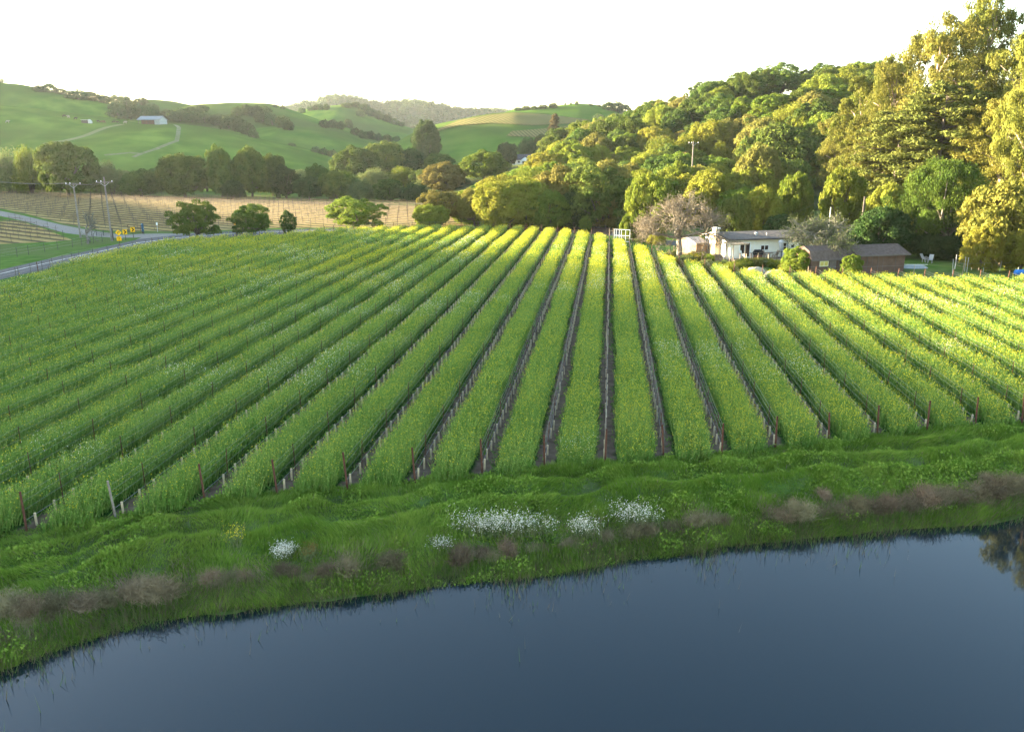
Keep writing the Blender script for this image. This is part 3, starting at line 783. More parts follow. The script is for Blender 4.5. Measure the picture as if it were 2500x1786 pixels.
oak("spread", 122, n=110, lf=190, ls=.18, zmin=-.62, trunk_h=.8, flat=.72, cr=(.7, 1.25), lobes=6)
oak("small", 123, n=56, lf=190, ls=.22, zmin=-.6, trunk_h=.7, flat=1.15, cr=(.7, 1.3))
oak("loose", 124, n=66, lf=170, ls=.19, zmin=-.65, trunk_h=1.0, flat=.95, cr=(.55, 1.15), lobes=7, rv=(.72, 1.2))
oak("loose1", 125, n=74, lf=190, ls=.2, zmin=-.7, trunk_h=.9, flat=.9, cr=(.6, 1.3), lobes=7, rv=(.75, 1.2))
def shrub(name, seed, n=70, lf=230, ls=.19):
    r = np.random.default_rng(seed)
    U = fib(n, -.25, r, .4); C = U * r.uniform(.5, 1.0, (n, 1)) * (3.8, 3.8, 4.0) + (0, 0, 1.6)
    k = r.uniform(.8, 1.5, n); R = np.stack([k * .9, k * .9, k * 1.15], 1)
    v = [clump_leaves(C, R, lf, ls, r, jit=1.3, asp=.38, lo=.45, droop=-.7)]
    V = np.concatenate(v); mb = MB()
    for q in range(7): mb.tube([(0, 0, -.5), C[q * 9] * .5, C[q * 9]], [.13, .09, .03], 5)
    reg(name, crown_mesh("crown", v, willow_m), mb.mesh("trunk", bark, True), np.ptp(V[:, 0]), V[:, 2].max())
for s in range(3): shrub(f"shrub{s}", 140 + s)
def eucalyptus(name, seed, W=6.4, H=31, low=.24, nb=17, lf=150, ls=.22, cw=15):
    r = np.random.default_rng(seed)
    bz = np.sort(np.concatenate([r.uniform(low, .86, nb - 4), r.uniform(.78, .93, 4)])); ang = np.arange(nb) * 2.4 + r.normal(0, .5, nb)
    prof = np.interp(bz, [low, .45, .75, .93], [.75, 1.0, .9, .42])
    f = r.uniform(.45, 1.0, nb)
    ends = np.stack([np.cos(ang) * W * prof * f, np.sin(ang) * W * prof * f, bz * H], 1)
    br = r.uniform(1.9, 3.4, nb) * (W / 6.4)
    C, R = [], []
    for e, b in zip(ends, br):
        u = unit(r.normal(size=(cw, 3)) + (0, 0, .25))
        C.append(e + u * b * (1, 1, .95) * r.uniform(.55, 1.0, (cw, 1)))
        k = r.uniform(.55, 1.15, cw) * b / 2.5; R.append(np.stack([k * 1.1, k * 1.1, k * .95], 1))
    C, R = np.concatenate(C), np.concatenate(R)
    v = [clump_leaves(C, R, lf, ls, r, jit=.8, asp=.4, lo=.5, droop=.6)]
    V = np.concatenate(v); mb = MB()
    zs = (-.03, .2, .45, .7, .88)
    trunk = [np.array((r.normal(0, .25) * i * .4, r.normal(0, .25) * i * .4, H * z)) for i, z in enumerate(zs)]
    mb.tube(trunk, [.62, .5, .36, .22, .07], 8)
    for e in ends:
        z0 = e[2] - .14 * H * r.uniform(.6, 1.1)
        b = np.array([np.interp(z0 / H, zs, [t[i] for t in trunk]) for i in (0, 1)] + [z0])
        mb.tube([b, b * .45 + e * .55 + (0, 0, .5), e], [.22, .15, .05], 5)
    reg(name, crown_mesh("crown", v, euc_m), mb.mesh("trunk", bark_euc, True), np.ptp(V[:, 0]), V[:, 2].max())
eucalyptus("euc0", 160); eucalyptus("euc1", 161, W=7.2, nb=20); eucalyptus("euc2", 162, W=6.0, H=29, nb=15); eucalyptus("euc3", 163, nb=30, W=6.8, low=.08, H=28)
def layered(name, seed, n=120, W=6.0, H=24, low=.12, thick=.42, prof=((0, .12, .5, .85, 1), (.4, .95, 1.0, .8, .4)), m=None, lf=120, ls=.30, bk=None):
    r = np.random.default_rng(seed)
    z = r.uniform(low, 1, n); w = np.interp(z, *prof) * W
    a = r.uniform(0, 2 * math.pi, n); f = np.sqrt(r.uniform(.15, 1, n))
    C = np.stack([np.cos(a) * w * f, np.sin(a) * w * f, z * H - .05 * H * f * 0 + r.normal(0, .2, n)], 1)
    k = r.uniform(1.0, 1.9, n) * (.55 + .5 * w / W); R = np.stack([k, k, k * thick], 1)
    v = [clump_leaves(C, R, lf, ls, r, jit=.8, asp=.4, lo=.4)]
    V = np.concatenate(v); mb = MB()
    mb.tube([(0, 0, -.6), (0, 0, H * .5), (0, 0, H * .97)], [.5, .32, .05], 8)
    for q in range(0, n, 3): mb.tube([(0, 0, C[q, 2] - .8), C[q]], [.09, .03], 4)
    reg(name, crown_mesh("crown", v, m), mb.mesh("trunk", bk or bark, True), np.ptp(V[:, 0]), V[:, 2].max())
layered("cypress0", 180, n=260, W=8.0, H=24, thick=.42, m=cyp_m, lf=110, ls=.32)
layered("cypress1", 181, n=240, W=7.5, H=25, thick=.42, m=cyp_m, lf=110, ls=.32)
layered("redwood", 182, n=150, W=4.6, H=20, low=.04, thick=.5, prof=((0, .1, .5, 1), (.75, 1.0, .62, .03)), m=red_m, lf=90, ls=.34)
def umbrella(name, seed):
    r = np.random.default_rng(seed)
    n = 74
    U = fib(n, .05, r, .3); C = U * r.uniform(.8, 1.0, (n, 1)) * (5.2, 5.2, 3.2) + (0, 0, 7.4)
    C2 = np.stack([r.uniform(-5.6, 4.2, 44), r.normal(0, 2.6, 44), r.uniform(3.1, 6.4, 44)], 1); C3 = unit(r.normal(size=(44, 3))) * (4.2, 4.2, 1.7) * r.uniform(.3, 1, (44, 1)) + (0, 0, 7.0); C = np.concatenate([C, C2, C3]); n = len(C)
    k = r.uniform(.8, 1.35, n); R = np.stack([k, k, k * .7], 1)
    v = [clump_leaves(C, R, 210, .19, r, jit=.9, asp=.3, lo=.45, droop=-.8)]
    mb = MB(); limbs(mb, np.array((2.6, 0, -.6)), np.array((2.2, 0, 2.3)), list(C[::9]), .36, r)
    V = np.concatenate(v); reg(name, crown_mesh("crown", v, pine_m), mb.mesh("trunk", bark_grey, True), np.ptp(V[:, 0]), V[:, 2].max())
umbrella("umbrella", 190)
def bare(name, seed, W, H, depth=5, leaf=0, m=None, tw=.018, up=.28, base=.33, nmul=1.0, lmat=None):
    r = np.random.default_rng(seed)
    segs, tips = [], []
    def grow(p, d, L, rad, lev):
        q = p + d * L * .5 + r.normal(0, .05 * L, 3); e = q + unit(d + r.normal(0, .18, 3) + (0, 0, .05)) * L * .5
        segs.append(((p, q, e), (rad, rad * .85, rad * .68), 6 if lev < 2 else 3))
        if lev == depth: tips.append(e); return
        for _ in range(int(round((4 if lev < 2 else 3.4) * nmul + r.uniform(-.4, .4)))):
            nd = unit(d + r.normal(0, .62, 3) + (0, 0, up * (1 if lev < 3 else .1)))
            grow(p + (e - p) * r.uniform(.55, 1.0) if lev else e, nd, L * r.uniform(.6, .86), max(rad * .58, tw), lev + 1)
    grow(np.array((0, 0, -.3)), np.array((0, 0, 1.0)), H * base * .8, H * .03, 0)
    mb, tb = MB(), MB()
    for pts, rr_, k in segs: (mb if k == 6 else tb).tube(pts, rr_, k)
    V = np.array(tb.v); sc = np.array([W / (np.percentile(np.abs(V[:, 0]), 98) * 2)] * 2 + [H / V[:, 2].max()])
    mb.v = [tuple(np.array(q) * sc) for q in mb.v]; tb.v = [tuple(np.array(q) * sc) for q in tb.v]; tips = [q * sc for q in tips]
    V = np.array(tb.v); trunk = mb.mesh("trunk", bark_grey, True)
    tm = m or mat("bare_twig", (.12, .10, .078), (.17, .145, .11), 1.0)
    tips = np.array(tips)
    tb_me = tb.mesh("crown", tm)
    lv = None
    if leaf:
        P = np.repeat(tips, leaf, 0) + r.normal(0, .22, (len(tips) * leaf, 3))
        lv = crown_mesh("leaves", [leaves(P, r.normal(size=P.shape), r.uniform(.045, .10, len(P)), .5, r)], mat('bud_leaf', (.125, .10, .068), (.17, .135, .095), 1.0, trans=.2) if lmat else mat('grey_leaf', (.085, .10, .045), (.12, .13, .06), 1.0, trans=.3))
    TREES[name] = (tb_me, trunk, W, H, lv)
bare("bare", 200, 9.2, 8.6, depth=6, leaf=4, up=.2, tw=.009, lmat="bud")
bare("greybush", 201, 8, 4.8, depth=6, leaf=5, tw=.008, m=mat("grey_twig", (.11, .10, .08), (.15, .14, .11), 1.0), base=.2, up=.02)
bare("bare_small", 202, 4, 5, depth=4, m=mat("grey_twig", (.16, .15, .12)), base=.3)
def far_tree(name, seed):
    r = np.random.default_rng(seed); n = 34
    U = fib(n, -.85, r); C = U * (3.6, 3.6, 3.0) * r.uniform(.75, 1.15, (n, 1)) + (0, 0, 3.3)
    k = r.uniform(1.1, 1.9, n); v = [clump_leaves(C, np.stack([k, k, k * .8], 1), 46, .5, r, top=.5)]
    V = np.concatenate(v); mb = MB(); limbs(mb, np.array((0, 0, -.6)), np.array((0, 0, 1.6)), list(C[::5]), .3, r)
    reg(name, crown_mesh("crown", v, far_m), mb.mesh("trunk", bark), np.ptp(V[:, 0]), V[:, 2].max())
for s in range(3): far_tree(f"far{s}", 220 + s)

def plant(kind, p, W, H, label, cat="tree", group=None, m=None, rz=None, name="tree", lm=None):
    cr, tr, W0, H0 = TREES[kind][:4]
    o = empty(name, p, rng.random() * 6.28 if rz is None else rz)
    o.scale = (W / W0, W / W0, H / H0)
    tag(o, label, cat, group)
    c = link("crown", cr, o); link("trunk", tr, o)
    if m:
        c.material_slots[0].link = 'OBJECT'; c.material_slots[0].material = m
    if len(TREES[kind]) > 4 and TREES[kind][4]:
        q = link("leaves", TREES[kind][4], o)
        if lm: q.material_slots[0].link = 'OBJECT'; q.material_slots[0].material = lm
    return o
def tree_px(kind, cx, top, base, wpx, label, depth=None, m=None, group=None, cat="tree", name="tree", rz=None, lm=None):
    """photo pixel column, pixel of the top and of the foot; depth if the foot is hidden"""
    if depth is None:
        p = hit(cx, base)
        Y = p[1]
    else:
        Y = depth; q = at(cx, base, Y); p = np.array((q[0], Y, float(top_z(q[0], Y))))
    zt = at(cx, top, Y)[2]
    return plant(kind, p, wpx * Y / F * 1.03, max(zt - p[2], 1.0), label, cat, group, m, rz, name, lm)

# ------------------------------------------------------------------ trees one can point at
GL = "trees along the far side of the pale vineyard"
for t in [
    ("shrub0", 25, 352, 466, 100, "pale feathery willow at the left end of the tree line", 262, willow_m, GL),
    ("shrub1", 78, 347, 466, 80, "sunlit yellow green willow just left of the big rounded oak", 258, bay_bright, GL),
    ("round1", 168, 342, 472, 148, "big rounded dark oak with sunlit left edge beyond the pale vineyard", 245, oak_green, GL),
    ("shrub2", 278, 388, 476, 95, "grey green bushy willow right of the big rounded oak", 250, willow_m, GL),
    ("oak0", 345, 410, 480, 90, "low dark oak between the grey willow and the flat topped oak", 240, oak_green, GL),
    ("oak1", 452, 370, 486, 118, "flat topped dark oak with golden crown top and leaning trunks", 236, oak_green, GL),
    ("oak0", 545, 349, 488, 70, "tall oak with golden top and bare leaning trunk", 238, oak_green, GL),
    ("oak2", 617, 352, 489, 92, "spreading oak right of the tall slender oak", 240, oak_green, GL),
    ("oak3", 570, 438, 489, 60, "low dark bush under the spreading oak", 232, dark_m, GL),
    ("oak3", 668, 372, 488, 80, "dark oak with a small lit knob on its right shoulder", 246, oak_green, GL),
    ("small", 700, 398, 490, 76, "upright dark oak left of the two low lit tops", 232, dark_m, GL),
    ("oak0", 783, 397, 490, 66, "oak with small golden top in the dark tree line", 243, oak_green, GL),
    ("oak1", 755, 428, 491, 75, "low dark oak in front of the golden topped one", 228, dark_m, GL),
    ("oak2", 822, 412, 492, 80, "rounded dark oak at the right part of the tree line", 228, oak_green, GL),
    ("oak0", 868, 352, 440, 105, "broad green oak rising behind the tree line", 330, oak_green, GL),
    ("oak1", 938, 341, 440, 105, "highest broad oak behind the middle of the tree line", 340, oak_green, GL),
    ("oak2", 1005, 358, 445, 105, "dark broad oak below the lone dark eucalyptus", 345, dark_m, GL),
    ("oak3", 1070, 372, 450, 95, "low wide oak right below the lone dark eucalyptus", 340, oak_green, GL),
    *[(k_, cx_, tp_, 474, w_, f"dark undergrowth tree filling the belt behind the pale vineyard, {ordn(i_)} from the left", 268, (dark_m, oak_green, willow_m)[i_ % 3], GL)
      for i_, (k_, cx_, tp_, w_) in enumerate([("oak0", 118, 395, 90), ("oak1", 235, 405, 90), ("oak3", 312, 415, 80), ("oak2", 395, 405, 90), ("shrub1", 415, 425, 70), ("oak1", 505, 408, 90), ("oak0", 560, 412, 80), ("oak3", 642, 410, 90), ("oak2", 735, 412, 95), ("oak1", 800, 425, 90), ("shrub0", 850, 415, 80), ("oak0", 1060, 425, 90), ("oak2", 1110, 430, 80)])],
    ("shrub0", 912, 405, 470, 85, "bushy willow in the middle of the dark thicket", 285, willow_m, GL),
    ("shrub1", 985, 402, 470, 85, "green willow with light tips in the dark thicket", 285, bay_bright, GL),
    ("oak3", 1035, 412, 478, 75, "dark round oak at the right end of the thicket", 280, oak_green, GL),
    ("shrub2", 883, 432, 494, 80, "low grey willow at the vineyard edge, left of two darker ones", 226, willow_m, GL),
    ("round0", 950, 435, 496, 85, "low rounded green bush at the far edge of the pale vineyard", 224, oak_green, GL),
    ("shrub0", 1012, 440, 498, 80, "last low bush at the right end of the vineyard edge", 222, dark_m, GL),
    ("round1", 1044, 289, 392, 80, "lone tall dark eucalyptus standing against the far hills", 430, dark_m, None),
    ("oak2", 1083, 392, 470, 104, "bronze leaved oak above the round roadside oaks", 262, oak_bronze, None),
    ("oak0", 1182, 363, 452, 108, "bright green oak left below the white house", 285, bay_bright, None),
    ("spread", 1077, 461, 549, 104, "rounded bronze green oak with visible branches at the road edge", None, oak_bronze, None),
    ("spread", 1158, 455, 552, 78, "thin leaning oak right of the branching roadside oak", None, oak_bronze, None),
    ("oak1", 1240, 448, 555, 112, "broad bronze oak at the head of the mustard rows", None, oak_bronze, None),
    ("loose1", 872, 478, 560, 148, "wide low spreading tree alone beside the road", None, bay_bright, None),
    ("loose", 480, 482, 589, 126, "bushy green tree with two stems, largest of three by the road bend", None, oak_green, "roadside trees"),
    ("loose1", 617, 494, 576, 104, "leaning dark green tree in the middle of the roadside three", None, oak_green, "roadside trees"),
    ("small", 706, 511, 571, 42, "smallest of the roadside trees, slim and upright", None, dark_m, "roadside trees"),
    ("small", 1428, 526, 569, 36, "slim young light green tree beside the dirt path", None, bay_bright, None),
    ("round0", 1342, 460, 560, 112, "dense round green oak behind the head of the rows", None, bay_bright, None),
    ("oak2", 1402, 455, 562, 96, "dark shaded oak behind the slim young tree", 150, dark_m, None),
    ("oak3", 1478, 476, 566, 88, "oak with orange lit top left of the white gate", 150, oak_bronze, None),
    ("round1", 1592, 420, 586, 138, "tall bright green round oak right of the white gate", None, bay_bright, None),
    ("oak0", 1545, 512, 588, 60, "low green bush at the foot of the tall round oak", None, bay_bright, None),
    ("bare", 1656, 462, 634, 195, "leafless reddish twigged tree with thick grey trunk beside the white farmhouse", None, None, None),
    ("round0", 1935, 415, 545, 92, "small bright green round tree behind the white farmhouse", 140, bay_bright, None),
    ("oak1", 1850, 448, 570, 105, "yellow lit bushy oak above the farmhouse roof", 128, oak_yellow, None),
    ("oak2", 1790, 470, 575, 90, "low shaded oak close behind the farmhouse roof", 126, oak_green, None),
    ("oak3", 1905, 520, 580, 90, "dark low tree behind the right end of the farmhouse roof", 124, dark_m, None),
    ("oak2", 1900, 293, 425, 185, "broad dark oak high on the slope above the farmhouse", 215, oak_green, None),
    ("oak3", 1848, 345, 470, 125, "tan green rounded oak on the slope over the farmhouse chimney", 180, oak_bronze, None),
    ("oak1", 1985, 232, 330, 125, "orange lit oak near the crest of the wooded slope", 260, oak_bronze, None),
    ("oak0", 1640, 390, 500, 110, "light yellow oak on the slope behind the bright round one", 170, oak_yellow, None),
    ("spread", 2048, 398, 590, 112, "light green open crowned tree above the gap between house and sheds", 128, oak_yellow, None),
    ("greybush", 2012, 515, 612, 165, "grey green thin leaved tree hiding the right end of the farmhouse", 101, None, None),
    ("umbrella", 2285, 378, 612, 205, "umbrella shaped pine with bare lower branches over the garden", 112, pine_m, None),
    ("oak2", 2160, 440, 600, 130, "shaded bushy tree behind the brown sheds", 122, oak_yellow, None),
    ("oak1", 2140, 500, 612, 150, "dark low tree directly behind the brown sheds", 112, dark_m, None),
    ("oak3", 2225, 480, 620, 170, "dark tree in the shade under the umbrella pine", 126, dark_m, None),
    ("oak0", 2345, 490, 622, 170, "dark bushes in deep shade right of the umbrella pine", 122, dark_m, None),
    ("oak2", 2275, 568, 634, 110, "dark bush hiding the foot of the umbrella pine trunk", 109, dark_m, None),
    ("oak1", 2335, 572, 634, 95, "low dark bush in the shade behind the pale pipe fence", 108, dark_m, None),
    ("oak0", 2192, 590, 632, 70, "low dark bush just behind the right end of the brown shed", 112, oak_green, None),
    ("oak3", 2425, 440, 650, 200, "big sunlit tree over the garden at the right edge", 104, euc_g, None),
    ("round0", 2395, 545, 645, 100, "low yellow green tree overhanging the garden fence", 99, oak_yellow, None),
    ("oak2", 2490, 560, 655, 110, "rounded tree at the right end of the garden fence", 98, oak_yellow, None),
    ("cypress0", 2262, 195, 612, 290, "layered dark cypress, larger of the pair below the eucalyptus tops", 138, cyp_m, None),
    ("cypress1", 2165, 262, 605, 230, "layered cypress left of the larger cypress", 142, cyp_m, None),
    ("redwood", 1353, 276, 400, 64, "reddish brown pointed conifer beside the white house", 430, red_m, None),
    ("redwood", 1393, 322, 395, 22, "small dark pointed conifer right of the reddish conifer", 430, dark_m, None),
    ("oak1", 1238, 345, 412, 50, "dark tree left of the white house", 425, dark_m, None),
    ("shrub2", 1290, 332, 392, 62, "brownish tangled trees behind the white house", 455, far_m, None),
    ("oak2", 1322, 325, 392, 50, "green tree behind the white house roof", 460, oak_green, None),
    ("bare_small", 214, 512, 595, 62, "small leafless grey tree in the grass by the drive", None, None, None),
    ("oak0", 1955, 600, 668, 92, "yellow green lit shrub at the left end of the brown shed", 97.5, bay_bright, None),
    ("round0", 2078, 619, 664, 60, "round dark green shrub between the two brown sheds", 93.5, bay_bright, None),
]:
    kind, cx, top, base, w, lab, dep, m, grp = t
    is_sh = "shrub" in lab or "bush" in lab
    tree_px(kind, cx, top, base, w, lab, dep, m, grp, "shrub" if is_sh else "tree", "shrub" if is_sh else "willow" if "willow" in lab else "tree")
GE = "tall eucalyptus of the grove"
for t in [("euc0", 2232, 20, 610, 200, "eucalyptus with open dark top, outermost high top against the sky", 150, euc_m),
          ("euc1", 2138, 118, 605, 150, "shorter eucalyptus whose top steps down left of the high one", 156, euc_m),
          ("euc2", 2068, 178, 600, 130, "lowest eucalyptus at the left end of the grove", 165, euc_m),
          ("euc1", 2345, -70, 612, 190, "tallest eucalyptus behind the grove centre, top out of sight", 150, euc_m),
          ("euc3", 2470, -40, 655, 190, "bright dense eucalyptus at the right edge with foliage to the ground", 118, euc_g),
          ("euc0", 2420, 60, 620, 170, "eucalyptus half hidden behind the bright dense one", 140, euc_m),
          ("euc2", 2305, 30, 612, 200, "eucalyptus with pale trunk between the cypress tops", 158, euc_m),
          ("euc3", 2110, 300, 602, 130, "bushy low eucalyptus left of the cypresses", 148, euc_m),
          ("euc3", 2600, -160, 700, 300, "nearest eucalyptus, mostly outside the right edge", 92, euc_g),
          ("euc1", 2300, 130, 612, 230, "broad leaning eucalyptus filling the grove behind the umbrella pine", 143, euc_m),
          ("euc3", 2205, 215, 606, 210, "round headed eucalyptus lower down between the two cypresses", 150, euc_m),
          ("euc1", 2415, 190, 625, 230, "wide bright eucalyptus standing left of the bright dense one", 128, euc_g),
          ("euc3", 2080, 262, 600, 150, "round low eucalyptus at the left foot of the grove", 152, euc_m),
          ("euc0", 2025, 262, 590, 120, "golden eucalyptus sapling nearest the wooded slope", 175, euc_m),
          ("euc2", 2185, 75, 608, 150, "slim eucalyptus close left of the open topped one", 160, euc_m),
          ("euc0", 2490, -120, 612, 180, "tall eucalyptus towering over the right edge", 150, euc_m)]:
    kind, cx, top, base, w, lab, dep, m = t
    tree_px(kind, cx, top, base, w, lab, dep, m, GE, "tree", "eucalyptus")

# ------------------------------------------------------------------ the wooded slope: scattered crowns
r5 = np.random.default_rng(77)
cand = []
for Y in np.concatenate([np.arange(152, 250, 9.5), np.arange(250, 362, 11.5)]):
    sp = 8.6 if Y < 250 else 10.5
    x0, x1 = at(1040, 400, Y)[0], at(2160, 400, Y)[0]
    for x in np.arange(x0, x1, sp):
        xx, yy = x + r5.normal(0, 1.8), Y + r5.normal(0, 2.2)
        z = float(top_z(xx, yy)); px, py = proj((xx, yy, z))
        if px < 1300 and yy > 185 + (px - 1040) * .45: continue
        if px < 1120 and yy > 170: continue
        if px > 1960 and yy < 200: continue
        if px > 2120 and yy < 300: continue
        if 1820 < px < 1960 and yy < 175: continue
        if 1850 < px < 1975 and 268 < yy < 318: continue      # grassy clearing below the crest
        cand.append([xx, yy, z, px, py])
cand = np.array(cand)
tiers = np.clip(((cand[:, 1] - 150) / 16).astype(int), 0, 13)
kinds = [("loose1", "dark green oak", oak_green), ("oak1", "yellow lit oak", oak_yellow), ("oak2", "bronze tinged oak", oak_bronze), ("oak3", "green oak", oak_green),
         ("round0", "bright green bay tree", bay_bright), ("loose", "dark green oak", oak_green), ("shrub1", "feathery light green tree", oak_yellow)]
cnt = {}
TIER = "lowest second third fourth fifth sixth seventh eighth ninth tenth eleventh twelfth thirteenth topmost".split()
for i in np.lexsort((cand[:, 3], tiers)):
    xx, yy, z, px, py = cand[i]
    ti = tiers[i]
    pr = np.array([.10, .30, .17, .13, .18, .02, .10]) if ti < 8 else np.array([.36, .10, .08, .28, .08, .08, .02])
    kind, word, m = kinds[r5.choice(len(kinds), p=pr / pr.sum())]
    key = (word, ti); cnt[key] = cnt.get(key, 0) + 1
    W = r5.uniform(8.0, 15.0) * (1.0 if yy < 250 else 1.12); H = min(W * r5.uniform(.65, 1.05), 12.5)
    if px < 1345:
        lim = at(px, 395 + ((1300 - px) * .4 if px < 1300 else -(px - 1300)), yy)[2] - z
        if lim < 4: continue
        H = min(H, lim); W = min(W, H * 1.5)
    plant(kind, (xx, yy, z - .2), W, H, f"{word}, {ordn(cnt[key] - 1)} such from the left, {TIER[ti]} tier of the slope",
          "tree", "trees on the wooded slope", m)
# ------------------------------------------------------------------ trees on the hills
def hill_trees(lst, where, group):
    lst = sorted(lst)
    for i, (px, py, w, h) in enumerate(lst):
        q = None
        for dy in range(0, 40, 2):
            q = hit(px, py + dy)
            if q is not None: break
        Y = q[1]
        k = [f"far{i % 3}"] if Y > 560 else [f"far{(i + 1) % 3}"]
        q = q - np.array((0, 0, 1.3))
        plant(k[0], q, w * Y / F, h * Y / F, f"oak on {where}, {ordn(i)} from the left", "tree", group, far_m)
hill_trees([(97, 224, 34, 20), (122, 225, 40, 24), (150, 230, 30, 18), (190, 243, 60, 28), (225, 246, 42, 26), (255, 252, 40, 24), (285, 256, 40, 28), (310, 262, 40, 30), (345, 272, 46, 36), (372, 278, 40, 30),
            (290, 288, 55, 40), (320, 292, 55, 40), (350, 294, 50, 42), (375, 292, 36, 36), (4, 200, 14, 14)], "the slope above the barn", "oaks above the barn")
hill_trees([(415, 292, 50, 28), (440, 296, 50, 30), (470, 298, 50, 30), (500, 300, 50, 30), (445, 276, 36, 16), (468, 274, 36, 18), (492, 272, 40, 20), (535, 305, 50, 30), (560, 314, 55, 38), (585, 322, 50, 40), (605, 330, 44, 36), (580, 285, 34, 28),
            (600, 280, 38, 28), (625, 284, 40, 30), (648, 280, 36, 26), (640, 300, 38, 30), (665, 306, 40, 34), (690, 312, 40, 34), (705, 318, 30, 28), (620, 336, 30, 26)], "the gullies right of the barn", "oaks in the gullies")
hill_trees([(672, 262, 14, 11), (690, 266, 14, 12), (737, 276, 20, 16), (758, 270, 20, 14), (772, 268, 20, 16), (785, 268, 18, 16), (798, 268, 20, 17), (845, 262, 30, 14), (868, 262, 30, 16), (890, 272, 32, 22), (905, 284, 32, 24), (925, 292, 32, 24), (945, 298, 30, 22),
            (962, 304, 28, 18), (978, 308, 24, 14), (880, 284, 26, 20)], "the grassy ridge before the far woods", "oaks on the far grassy ridge")
hill_trees([(792, 312, 28, 24), (812, 312, 30, 24), (832, 316, 28, 24), (852, 312, 26, 24), (868, 330, 26, 22), (886, 338, 28, 24), (904, 340, 26, 24), (924, 344, 28, 22), (946, 346, 26, 22), (968, 346, 24, 18), (770, 372, 26, 20), (790, 378, 28, 22), (812, 384, 28, 24), (830, 386, 24, 20), (712, 356, 24, 12)],
           "the valley side left of the lone eucalyptus", "oaks on the valley side")
hill_trees([(1265, 270, 24, 12), (1285, 268, 24, 14), (1305, 267, 24, 12), (1326, 265, 26, 14), (1350, 263, 26, 16), (1408, 256, 11, 14), (1380, 257, 6, 10), (1394, 256, 6, 11), (1443, 258, 16, 8), (1462, 260, 14, 8), (1485, 268, 34, 22), (1505, 272, 38, 28), (1525, 280, 38, 28), (1545, 290, 32, 26), (1462, 296, 34, 22),
            (1490, 298, 34, 20)], "the grassy knoll in the middle distance", "oaks on the grassy knoll")
# the wooded ridge far behind: one mass of forest
r6 = np.random.default_rng(88)
n = 2600
x = r6.uniform(HE.xs[0] * .75, HE.xs[-1] * .85, n); y = r6.uniform(HE.Yc - 420, HE.Yc + 40, n); z = HE.h(x, y)
ok = z > 20; C = np.stack([x, y, z + 3], 1)[ok]
k = r6.uniform(6, 11, len(C)); R = np.stack([k, k, k * r6.uniform(.7, 1.5, len(C))], 1)
V = clump_leaves(C, R, 40, 2.2, r6, top=.3)
tag(link("forest", np_mesh("forest", V, np.arange(len(V)).reshape(-1, 4), [mat("forest_leaf", (.035, .06, .02), (.055, .08, .03), .02, trans=.2)])), kind='stuff')
# ------------------------------------------------------------------ painted and built materials
white_wall = mat("white_board", (.82, .79, .70), (.74, .71, .62), 1.5, rough=.7, detail=6)
white_trim = mat("white_trim", (.78, .79, .78), rough=.5)
glass = mat("dark_glass", (.025, .022, .02), (.07, .045, .03), .8, rough=.08, spec=.6)
shingle = mat("roof_shingle", (.085, .075, .07), (.15, .125, .105), 2.5, rough=.9, detail=9, bump=.3)
shed_wall_m = mat("brown_board", (.085, .052, .040), (.115, .072, .056), 1.2, rough=.8, detail=6)
shed_roof_m = mat("brown_shingle", (.07, .052, .045), (.105, .08, .07), 3, rough=.9, detail=9, bump=.3)
shed_trim = mat("brown_trim", (.10, .085, .08), rough=.7)
cream = mat("cream_plaster", (.62, .5, .36), (.55, .43, .3), 1.2)
wood_dk = mat("dark_timber", (.05, .042, .038), (.085, .07, .06), 4, rough=.8, detail=6)
wood_lt = mat("weathered_timber", (.26, .19, .13), (.36, .28, .2), 4, rough=.8, detail=6)
metal_dk = mat("dark_metal", (.05, .05, .05), rough=.5, metal=.5)
blue_trim = mat("blue_trim", (.05, .09, .14), rough=.5)
galv = mat("galvanised_steel", (.45, .45, .44), (.36, .36, .36), 3, rough=.5, metal=.4)
def wmat(n, c): return mat(n, c, rough=.6)
HROT = math.radians(14)
def local(root_xy, rot):
    c, s = math.cos(rot), math.sin(rot)
    return lambda x, y, z=0: np.array((root_xy[0] + c * x - s * y, root_xy[1] + s * x + c * y, z))
# ---- farmhouse
hp = gp(1781, 631, .5)
hl = local(hp, HROT)
house = tag(empty("farmhouse", (hp[0], hp[1], 0), HROT), "long low white farmhouse with grey shingle roof behind its timber deck", "house")
LH = 13.0
MB().prism([(0, 0), (7, 0), (7, 2.95), (3.5, 3.42), (0, 2.95)], 'x', 0, LH).build("wall", white_wall, house)
roof = MB().prism([(-.55, 2.90), (3.5, 3.46), (7.55, 2.90), (7.55, 3.03), (3.5, 3.60), (-.55, 3.03)], 'x', -.55, LH + .5).build("roof", shingle, house)
MB().box(-.57, LH + .52, -.68, -.553, 2.86, 3.02).build("gutter", wood_dk, roof)
v = MB().tube([(4.3, 1.2, 3.05), (4.3, 1.2, 3.42)], .14, 10); v.blob((4.3, 1.2, 3.52), (.26, .26, .17)); v.build("roof_vent", galv, roof, smooth=True)
MB().tube([(5.9, 1.3, 3.05), (5.9, 1.3, 3.55)], .05, 8).build("vent_pipe", galv, roof)
MB().prism([(-.52, 2.88), (3.5, 3.44), (3.5, 3.2), (-.52, 2.66)], 'x', -.60, -.552).prism([(7.52, 2.88), (3.5, 3.44), (3.5, 3.2), (7.52, 2.66)], 'x', -.60, -.552).build("bargeboard", mat("peeling_board", (.6, .48, .36), (.34, .26, .2), 5), roof)
ch = MB().box(-.75, -.003, 2.7, 4.3, 0, 3.5).box(-.62, -.06, 3.0, 4.0, 3.5, 4.05).build("chimney", cream, house)
MB().box(-.72, .02, 2.92, 4.08, 4.05, 4.17).build("chimney_cap", white_trim, ch)
